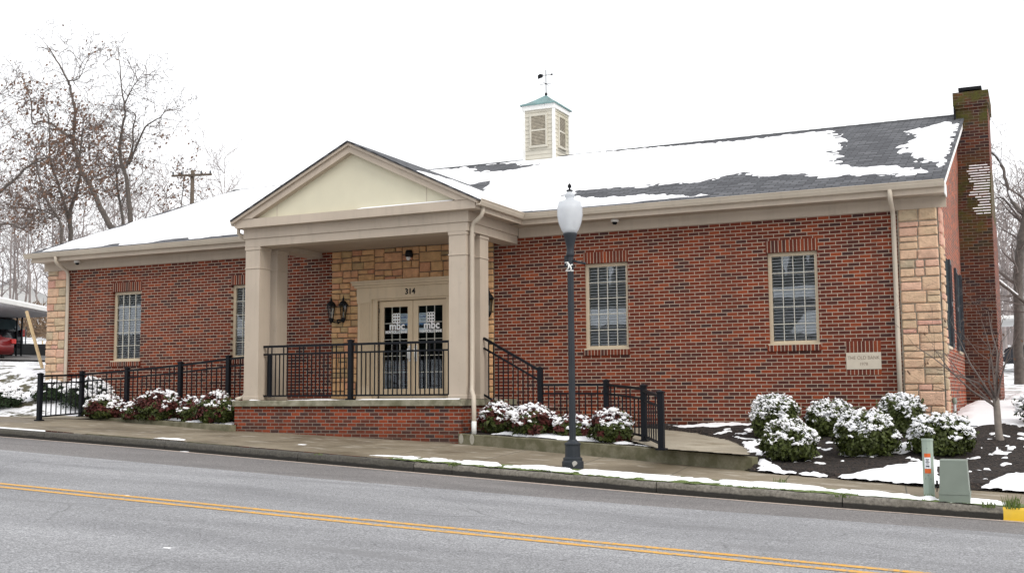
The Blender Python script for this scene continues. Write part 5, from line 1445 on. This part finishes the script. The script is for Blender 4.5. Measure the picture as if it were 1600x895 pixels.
B1 = [(-45.64, 28.0, 9.77), (-45.88, 28.0, 11.4), (-46.13, 28.0, 12.89), (-46.54, 28.0, 13.82), (-46.68, 28.0, 14.87), (-46.52, 28.0, 15.9), (-46.36, 28.0, 16.78), (-46.7, 28.0, 18.17), (-46.96, 28.0, 20.02)]
B2 = [(-46.14, 28.0, 13.41), (-45.61, 28.0, 14.62), (-45.55, 28.0, 15.65), (-45.29, 28.0, 16.36), (-45.59, 28.0, 16.69)]
B3 = [(-45.96, 28.0, 13.61), (-45.14, 28.0, 14.86), (-44.42, 28.0, 15.67), (-43.3, 28.0, 15.99), (-42.76, 28.0, 16.36)]
B4 = [(-46.38, 28.0, 17.3), (-45.54, 28.0, 18.03), (-44.51, 28.0, 18.64)]
E1 = [(-48.17, 30.0, 10.21), (-48.64, 30.0, 12.23), (-48.89, 30.0, 13.64), (-49.14, 30.0, 15.06)]
C1 = [(-41.89, 20.0, 7.71), (-41.96, 20.0, 9.22), (-41.66, 20.0, 10.08), (-41.39, 20.0, 11.07), (-41.41, 20.0, 12.34), (-41.28, 20.0, 13.34)]
C2 = [(-42.03, 20.0, 8.85), (-42.32, 20.0, 9.75), (-42.89, 20.0, 11.08), (-43.36, 20.0, 12.02), (-43.41, 20.0, 13.18), (-43.56, 20.0, 14.5)]
F1 = [(-40.32, 18.0, 7.25), (-40.46, 18.0, 8.46), (-41.32, 18.0, 9.49), (-41.86, 18.0, 10.52), (-42.26, 18.0, 11.78)]
F2 = [(-40.47, 18.0, 8.64), (-41.47, 18.0, 9.08), (-43.32, 18.0, 9.35)]
D1 = [(-41.56, 14.0, 6.41), (-40.72, 14.0, 8.6), (-39.82, 14.0, 9.21), (-38.91, 14.0, 9.69), (-38.18, 14.0, 10.18), (-36.84, 14.0, 10.49)]
D2 = [(-40.63, 14.0, 6.91), (-39.73, 14.0, 7.64), (-38.81, 14.0, 7.68), (-37.89, 14.0, 7.4), (-37.24, 14.0, 7.79)]
D3 = [(-41.03, 14.0, 8.4), (-40.07, 14.0, 11.03), (-39.34, 14.0, 12.09), (-39.11, 14.0, 13.53)]
R1 = [(0.95, 16.0, 1.85), (0.99, 16.0, 3.27), (1.1, 16.0, 4.3), (1.25, 16.0, 5.1), (1.55, 16.0, 6.18)]
R2 = [(1.49, 16.0, 4.86), (1.27, 16.0, 5.39), (1.12, 16.0, 5.55), (0.91, 16.0, 5.98), (0.8, 16.0, 6.62), (0.68, 16.0, 7.08), (0.46, 16.0, 7.37)]
R3 = [(1.38, 14.0, 2.26), (1.17, 14.0, 2.61), (0.88, 14.0, 2.9), (0.51, 14.0, 3.26)]
R4 = [(1.25, 16.0, 5.1), (0.74, 16.0, 5.95), (0.44, 16.0, 6.05)]
TG = 'bare trees behind the left end of the roof'
tree('tall bare tree leaning left above the roof with a long crooked side limb', [A1, A2, A3, A4], [(.34, .05), (.17, .035), (.06, .02), (.08, .02)], gnd(-40.8, 24), 1, 160, 20, 2.9, 3, group=TG)
tree('bare forked tree rising straight above the roof just right of the leaning one', [B1, B2, B3, B4], [(.3, .04), (.14, .03), (.14, .03), (.08, .02)], gnd(-45.3, 28), 2, 260, 20, 2.9, 3, group=TG, leafz=(0, 15.5))
tree('slender bare tree tucked between the leaning tree and the straight forked one', [E1], [(.2, .06)], gnd(-47.6, 30), 3, 560, 28, 3.6, 3, group=TG, leafsize=.12)
tree('oak with many withered brown leaves below the leaning tree trunk', [C1, C2], [(.24, .06), (.17, .05)], gnd(-41.8, 20), 4, 1700, 30, 3.2, 3, group=TG, leafsize=.12)
tree('brown-leaved oak with a low side limb nearest the left corner of the eave', [F1, F2], [(.16, .05), (.1, .03)], gnd(-40.3, 18), 5, 1250, 28, 3.0, 3, group=TG, leafsize=.11)
tree('bare tree at the left edge of the view sending limbs in from the frame side', [D1, D2, D3], [(.22, .05), (.17, .03), (.14, .03)], gnd(-41.9, 14), 6, 360, 18, 2.2, 3, group=TG, leafsize=.09)
G1 = [(-47, 33, 6), (-46.9, 33, 10), (-46.6, 33, 13.5)]
tree('thin tree with brown leaves behind the utility pole side of the roof', [[(x + 3.0, y - 3, z - .6) for x, y, z in G1]], [(.16, .04)], gnd(-44, 30), 7, 700, 28, 3.0, 3, group=TG, leafsize=.12)
tree('low brown-leaved tree farthest right of the group, close to the utility pole', [[(x + 6.3, y - 6, z - 2.0) for x, y, z in G1]], [(.14, .04)], gnd(-40.7, 27), 8, 240, 16, 2.4, 3, group=TG, leafsize=.11)
rt_ = tree('big dark bare tree at the right edge behind the chimney with snow on its limbs', [R1, R2, R3, R4], [(.2, .16), (.1, .045), (.07, .05), (.05, .02)], gnd(.92, 16), 12, 0, 12, 1.7, 3, minr=.008, thick=.75)
sm = MB()
for lp_, rr0 in ((R2, .09), (R3, .065), (R4, .04)):
    P = sub_path([Vector(p) for p in lp_], 6)
    k = 0
    while k < len(P) - 3:
        e_ = k + random.randint(2, 5)
        seg = P[k:min(e_ + 1, len(P))]
        if len(seg) > 1 and random.random() < .75: sm.tube([p + Vector((0, 0, rr0 * .95)) for p in seg], rr0 * .45, 5)
        k = e_
tag(sm.build('snow_on_limbs', M['snow'], rt_), kind='stuff')
# little ornamental tree in the mulch bed
ot = thing('small_tree', (.9, -1.8, -.8), 'small leafless ornamental tree with fine spreading twigs in the mulch bed', 'tree')
r = random.Random(5); om = MB(); oc = MB(); ends = []
bz = gz(.88, -1.8) - .03
trunk = sub_path([(.9, -1.8, bz), (.88, -1.8, bz + .12), (.87, -1.79, bz + .5), (.86, -1.8, bz + .66)], 3)
om.tube(trunk, [.075, .065, .058, .055, .053, .052, .05, .05, .05, .052], 8)
for (dx, dy, dz, L) in ((-.75, .1, 1.15, 1.5), (-.5, -.3, 1.3, 1.45), (.06, .1, 1.4, 1.6), (.25, -.2, 1.3, 1.4), (-.25, .35, 1.4, 1.4), (.15, .4, 1.2, 1.2), (-.95, -.2, .85, 1.3), (-.6, .3, 1.1, 1.2), (.3, .1, 1.2, 1.2)):
    branch(oc, Vector((.86, -1.8, bz + random.uniform(.5, .66))), Vector((dx, dy, dz)), L, .024, 3, r, ends, .12, .0028)
om.build('trunk', M['bark_light'], ot); oc.build('crown', M['twig'], ot)
lm = MB()
for e in r.sample(ends, 26):
    s = .025; lm.add([e, e + Vector((s, 0, -s)), e + Vector((s * .6, .01, -s * 2.2)), e + Vector((-s * .4, 0, -s))], [(0, 1, 2, 3)])
lm.build('dead_leaves', M['oakleaf'], ot)
# far woods
def woods(name, spots, seed, L0=9):
    r = random.Random(seed); m = MB(); ends = []
    for (x, y) in spots:
        z = float(T(np.array(x), np.array(y))); h = L0 * r.uniform(.6, 1.15)
        P = [Vector((x, y, z - .3))]; n = 7
        for k in range(n): P.append(P[-1] + Vector((r.gauss(0, .18), r.gauss(0, .18), h / n)))
        m.tube(P, [.14 * (1 - .85 * k / n) for k in range(n + 1)], 4, cap=False)
        for k in range(2, n + 1):
            for _ in range(3):
                a = r.uniform(0, 6.28); branch(m, P[k], Vector((math.cos(a), math.sin(a), .9)), h * r.uniform(.14, .3), .04, 2 if k % 2 else 1, r, ends, .2, .017)
    return tag(m.build(name, M['far_twig']), kind='stuff')
woods('far_woods', [(random.uniform(-96, -62), random.uniform(36, 62)) for _ in range(85)], 3, 12.5)
woods('far_woods', [(random.uniform(-1.2, 1.6) if k < 22 else random.uniform(1.6, 34), random.uniform(40, 78)) for k in range(60)], 4, 9)
# brown brush on the far left bank
br = MB(); r = random.Random(9)
for _ in range(9000):
    x = r.uniform(-92, -46); y = 30 + r.uniform(-1.5, 3) + (-x - 46) * .25; hh = 2.2 * (.4 + .9 * float(vnoise(x * .35, y * .2)))
    p = Vector((x, y, float(T(np.array(x), np.array(y))) + r.random() ** 1.4 * hh)); a = Vector((r.gauss(0, .25), r.gauss(0, .15), r.gauss(0, .25))); b = Vector((r.gauss(0, .05), 0, r.gauss(0, .05)))
    br.add([p - a, p + b, p + a, p - b], [(0, 1, 2, 3)])
tag(br.build('brush_thicket', M['brown_brush']), kind='stuff')

# utility pole ------------------------------------------------------------------
up2 = thing('utility_pole', (-38.58, 25, 3), 'weathered wooden utility pole with one cross-arm rising behind the roof', 'utility pole')
MB().tube([(-38.58, 25, 2), (-38.58, 25, 12.05)], [.14, .1], 8).build('pole', M['pole_wood'], up2)
MB().bar((-39.9, 24.9, 11.85), (-37.2, 24.86, 11.68), .09, .11).build('cross_arm', M['pole_wood'], up2)
for x in (-39.8, -39.2, -37.9, -37.3): MB().lathe([(.03, 0), (.05, .05), (.03, .08), (.05, .11), (.02, .17), (0, .18)], (x, 24.88, 11.9 - (x + 39.9) * .063), 8).build('insulator', M['post_grey'], up2)
# carport on the left --------------------------------------------------------------
cp = thing('carport', (-45, 11, 1.6), 'flat-roofed carport with a snow-edged white rim left of the building', 'carport')
pts = [(-31.4, 6.0), (-35.5, 14.0), (-62, 14.0), (-58, 6.0)]
MB().prism(pts, 'z', 3.58, 3.73).build('canopy', M['white_paint'], cp)
MB().prism([(-31.6, 6.15), (-35.6, 13.85), (-61.9, 13.85), (-58, 6.15)], 'z', 3.731, 3.80).build('snow_layer', M['snow'], cp)
MB().prism([(-31.75, 6.2), (-35.7, 13.8), (-61.8, 13.8), (-58, 6.2)], 'z', 3.55, 3.579).build('underside', plain('canopy_underside', (.62, .63, .66), .6, .05, 2), cp)
for x, y in ((-37.6, 13.5), (-37.9, 13.5), (-46, 13.5), (-46, 7), (-54, 13.5)):
    MB().tube([(x, y, float(T(np.array(x), np.array(y)))), (x, y, 3.56)], .04, 6).build('post', M['post_grey'], cp)
# stakes
for (a, b, lab) in (((-23.55, 2.0, .75), (-24.32, 2.0, 2.56), 'pale timber prop leaning left beside the stone corner'), ((-24.9, 1.5, .6), (-25.5, 1.6, 1.9), 'thin timber stake leaning at the far left edge')):
    t = thing('timber_prop', a, lab, 'stake', 'leaning timber props')
    w_ = .062 if a[0] > -24 else .05
    MB().bar(a, b, w_, w_, up=(0, 1, 0)).build('shaft', M['stake'], t)
    MB().bar((a[0] + .0, a[1], a[2] + .001), (a[0] + .01, a[1], a[2] - .25), w_ * .6, w_ * .6, up=(0, 1, 0)).build('pointed_foot', M['stake'], t)
# fence at the lot edge
fn = thing('wire_fence', (-45, 21, 2), 'low wire fence along the back of the snowy lot', 'fence')
fm = MB(); pm2 = MB()
for k in range(18):
    x = -38 - k * 1.8; y = 21.5 + k * .1; z = float(T(np.array(x), np.array(y)))
    MB().tube([(x, y, z - .1), (x, y, z + 1.25)], .03, 5).build('fence_post', M['post_grey'], fn)
    if k < 17:
        x2, y2_ = x - 1.8, y + .1; z2 = float(T(np.array(x2), np.array(y2_)))
        for h in (.3, .6, .9, 1.2): fm.bar((x, y, z + h), (x2, y2_, z2 + h), .012, .012)
fm.build('fence_wires', M['post_grey'], fn)
sf = thing('silt_fence', (-38.5, 15.5, 2), 'black fabric silt fence across the lot behind the timber prop', 'fence')
sm = MB(); sm.add([(-36, 15, float(T(-36, 15)) - .1), (-52, 16.5, float(T(-52, 16.5)) - .1), (-52, 16.5, float(T(-52, 16.5)) + .55), (-36, 15, float(T(-36, 15)) + .55)], [(0, 1, 2, 3)])
sm.build('fabric', M['roof_edge'], sf)
fm = MB()
for k in range(8): x = -36.2 - 2.1 * k; y = 15.02 + .19 * k; fm.tube([(x, y + .04, float(T(x, y))), (x, y + .04, float(T(x, y)) + .7)], .03, 5)
fm.build('stakes', M['stake'], sf)
hs = thing('white_house', (-92, 62, 9), 'small white house far off beyond the carport', 'house')
hz = float(T(-92, 62)) - .8
MB().prism([(-97, hz - 1), (-87, hz - 1), (-87, hz + 2.6), (-92, hz + 4.6), (-97, hz + 2.6)], 'y', 60, 70).build('wall', M['white_paint'], hs)
MB().add([(-97.4, 59.6, hz + 2.5), (-97.4, 70.4, hz + 2.5), (-92, 70.4, hz + 4.75), (-92, 59.6, hz + 4.75), (-86.6, 70.4, hz + 2.5), (-86.6, 59.6, hz + 2.5)], [(0, 1, 2, 3), (3, 2, 4, 5)]).build('roof', M['snow'], hs)
for x in (-94.5, -89.5): MB().box(x - .5, x + .5, 59.93, 59.99, hz + .8, hz + 2.0).build('window', M['carglass'], hs)

# across the street: the snowy bank, houses and firs that the window panes mirror
def bankz(X, Y): return np.interp(-Y, [22, 26, 34, 60, 140], [-1.36, -1.2, .2, 2.6, 6]) - .0385 * X * np.clip((60 + Y) / 40 + .3, 0, 1) + .25 * (fbm(X * .15, Y * .15, 3, 5) - .5)
tag(drape('ground', np.linspace(-140, 70, 90), np.linspace(-140, -23, 60), lambda X, Y: X * 0 + 1, lambda X, Y, m: bankz(X, Y), M['ground']), kind='structure')
M['grey_wall'] = plain('grey_clapboard', (.07, .075, .085), .8, .1, 2)
def opp_house(x0, x1, y0, zb, zw, zr, label):
    t = thing('house', ((x0 + x1) / 2, y0 - 4, zb), label, 'house')
    MB().box(x0, x1, y0 - 8, y0, zb, zw).build('wall', M['grey_wall'], t)
    MB().add([(x0 - .4, y0 + .5, zw - .1), (x1 + .4, y0 + .5, zw - .1), (x1 + .4, y0 - 4, zr), (x0 - .4, y0 - 4, zr), (x0 - .4, y0 - 8.5, zw - .1), (x1 + .4, y0 - 8.5, zw - .1)], [(0, 1, 2, 3), (3, 2, 5, 4), (0, 3, 4), (1, 5, 2)]).build('roof', M['snow'], t)
    for x in np.linspace(x0 + 1.2, x1 - 1.2, 4): MB().box(x - .5, x + .5, y0 + .004, y0 + .03, zb + 1.3, zb + 2.7).build('window', M['carglass'], t)
opp_house(-33, -19, -46, .8, 4.6, 5.9, 'grey house with a snowy roof mirrored in the pane nearest the street lamp')
opp_house(-19, -12.4, -54, .8, 6.5, 7.5, 'tall grey house with a thin snowy roof mirrored in the right-hand front window')
opp_house(-10.9, -6, -44, .5, 3.6, 5.0, 'low grey garage with a snowy roof mirrored low in the right-hand front window')
opp_house(-76, -56, -44, 2.5, 5.0, 7.6, 'grey house with a snowy roof mirrored in the leftmost front window')
fr = MB(); r = random.Random(77)
for k in range(210):
    x = -108 + k * .56 + r.uniform(-.6, .6); y = -62 - r.uniform(0, 9); z = 1.0; h = r.uniform(10.0, 12.6) + 1.2 * math.sin(x * .21) + .8 * math.sin(x * .53)
    for j in range(6):
        a = j / 6; fr.lathe([((1.5 * (1 - a) + .5) * r.uniform(.8, 1.25), .6 + h * a * .85), (.2, .6 + h * (a * .85 + .25))], (x + r.uniform(-.15, .15), y, z), 6, smooth=False)
tag(fr.build('fir_belt', plain('dark_fir', (.012, .018, .01), .95, .4, 2)), kind='stuff')
# cars ------------------------------------------------------------------------------
def car(label, loc, rz_, paint, suv=False):
    """nose towards -X in local space"""
    t = thing('parked_car', loc, label, 'car')
    L = 4.6; W = 1.78
    H = 1.75 if suv else 1.42
    if suv: prof = [(-2.28, .35), (-2.3, .7), (-2.15, .95), (-1.1, 1.08), (-.55, 1.62), (-.2, 1.72), (1.6, 1.72), (2.05, 1.55), (2.28, 1.02), (2.32, .6), (2.25, .35)]
    else: prof = [(-2.28, .3), (-2.3, .6), (-2.1, .8), (-1.05, .92), (-.45, 1.36), (-.1, 1.42), (.75, 1.42), (1.25, 1.3), (1.75, .98), (2.2, .95), (2.3, .7), (2.28, .32)]
    belt = 1.02 if suv else .92
    secs = []
    vs = []; fs = []; n = len(prof)
    for yk, sh in ((-W / 2 + .03, .0), (-W / 2, .0), (W / 2, .0), (W / 2 - .03, 0)): pass
    ys = [(-1, 0), (-1, 1), (1, 1), (1, 0)]
    for s, kk in ((-1, 0.0), (1, 0.0)):
        for (x, z) in prof:
            ins = max(0, z - belt) * .28
            vs.append((x * (1 - .0), s * (W / 2 - ins), z))
    fs = [tuple(range(n)), tuple(range(2 * n - 1, n - 1, -1))] + [(i, n + i, n + (i + 1) % n, (i + 1) % n) for i in range(n)]
    bm = bmesh.new(); bv = [bm.verts.new(v) for v in vs]
    for f in fs: bm.faces.new([bv[i] for i in f])
    bmesh.ops.recalc_face_normals(bm, faces=bm.faces)
    bmesh.ops.bevel(bm, geom=[e for e in bm.edges], offset=.06, segments=2, affect='EDGES', clamp_overlap=True)
    me = bpy.data.meshes.new('body'); bm.to_mesh(me); bm.free(); me.materials.append(paint)
    me.polygons.foreach_set('use_smooth', [True] * len(me.polygons))
    me.transform(Matrix.Translation(Vector(loc)) @ Matrix.Rotation(rz_, 4, 'Z'))
    body = link('body', me, t)
    Tm = Matrix.Translation(Vector(loc)) @ Matrix.Rotation(rz_, 4, 'Z')
    def put(m, nm, mat, par):
        m.v = [tuple(Tm @ Vector(v)) for v in m.v]; return m.build(nm, mat, par)
    tops = 1.6 if suv else 1.34
    for s in (-1, 1):
        def P(x, z): return (x, s * (W / 2 - max(0, z - belt) * .28 + .006), z)
        xs_ = ((-.85, -.4, .55, .55), (.62, .62, 1.5, 1.75)) if suv else ((-.85, -.3, .3, .3), (.37, .37, .8, 1.4))
        for (a, b, c, d) in xs_:
            put(MB().add([P(a, belt + .05), P(b, tops), P(c, tops), P(d, belt + .05)], [(0, 1, 2, 3)]), 'side_window', M['carglass'], body)
    z0, z1 = (1.12, 1.6) if suv else (1.02, 1.28)
    if suv: rw = [(2.24, -.7, 1.1), (2.24, .7, 1.1), (2.08, .6, 1.54), (2.08, -.6, 1.54)]
    else: rw = [(1.72, -.68, 1.0), (1.72, .68, 1.0), (1.28, .58, 1.3), (1.28, -.58, 1.3)]
    put(MB().add([(a + .02, b, c + .02) for a, b, c in rw], [(0, 1, 2, 3)]), 'rear_window', M['carglass'], body)
    for s in (-1, 1):
        put(MB().cbox(2.18, 2.33, s * .82 - .1, s * .82 + .1, .72 if not suv else .85, .9 if not suv else 1.15, .02), 'tail_light', M['tail_red'], body)
        put(MB().cbox(-2.33, -2.2, s * .7 - .16, s * .7 + .16, .6, .74, .02), 'headlight', M['white_paint'], body)
        for x in (-1.42, 1.4):
            rw_ = .37 if suv else .33
            m = MB(); K = 20
            vs2 = [(x + r_ * math.cos(2 * math.pi * k / K), s * yy, rw_ + r_ * math.sin(2 * math.pi * k / K)) for (r_, yy) in ((rw_ * .6, .92), (rw_ * .95, .93), (rw_, .9), (rw_, .72)) for k in range(K)]
            m.add(vs2, [(j * K + k, j * K + (k + 1) % K, (j + 1) * K + (k + 1) % K, (j + 1) * K + k) for j in range(3) for k in range(K)], smooth=True)
            wo = put(m, 'tyre', M['tyre'], t)
            m = MB(); m.add([(x + rw_ * .6 * math.cos(2 * math.pi * k / K), s * .905, rw_ + rw_ * .6 * math.sin(2 * math.pi * k / K)) for k in range(K)] + [(x, s * .925, rw_)], [(k, (k + 1) % K, K) for k in range(K)])
            put(m, 'rim', M['rim'], wo)
    return t
car('red car parked under the carport, only its tail in view', (-36.1, 9.0, float(T(-33, 9)) - .05), 0.0, M['red_car'])
car('black car parked beyond the red one under the carport', (-40.2, 13.0, float(T(-38, 13)) + .06), 0.0, M['black_car'], True)
car('dark sport utility car parked behind the chimney at the right edge', (2.5, 27, float(T(2.5, 27)) + .0), 0.0, M['dark_suv'], True)
cp2 = thing('carport', (2, 28, 1), 'thin white carport roof above the dark car at the right edge', 'carport')
MB().cbox(-1.0, 9, 25, 30.5, 2.82, 2.95, .02).build('canopy', M['white_paint'], cp2)
for x, y in ((-.7, 25.2), (8.5, 25.2), (-.7, 30.2), (8.5, 30.2)): MB().tube([(x, y, .3), (x, y, 2.82)], .05, 6).build('post', M['white_paint'], cp2)
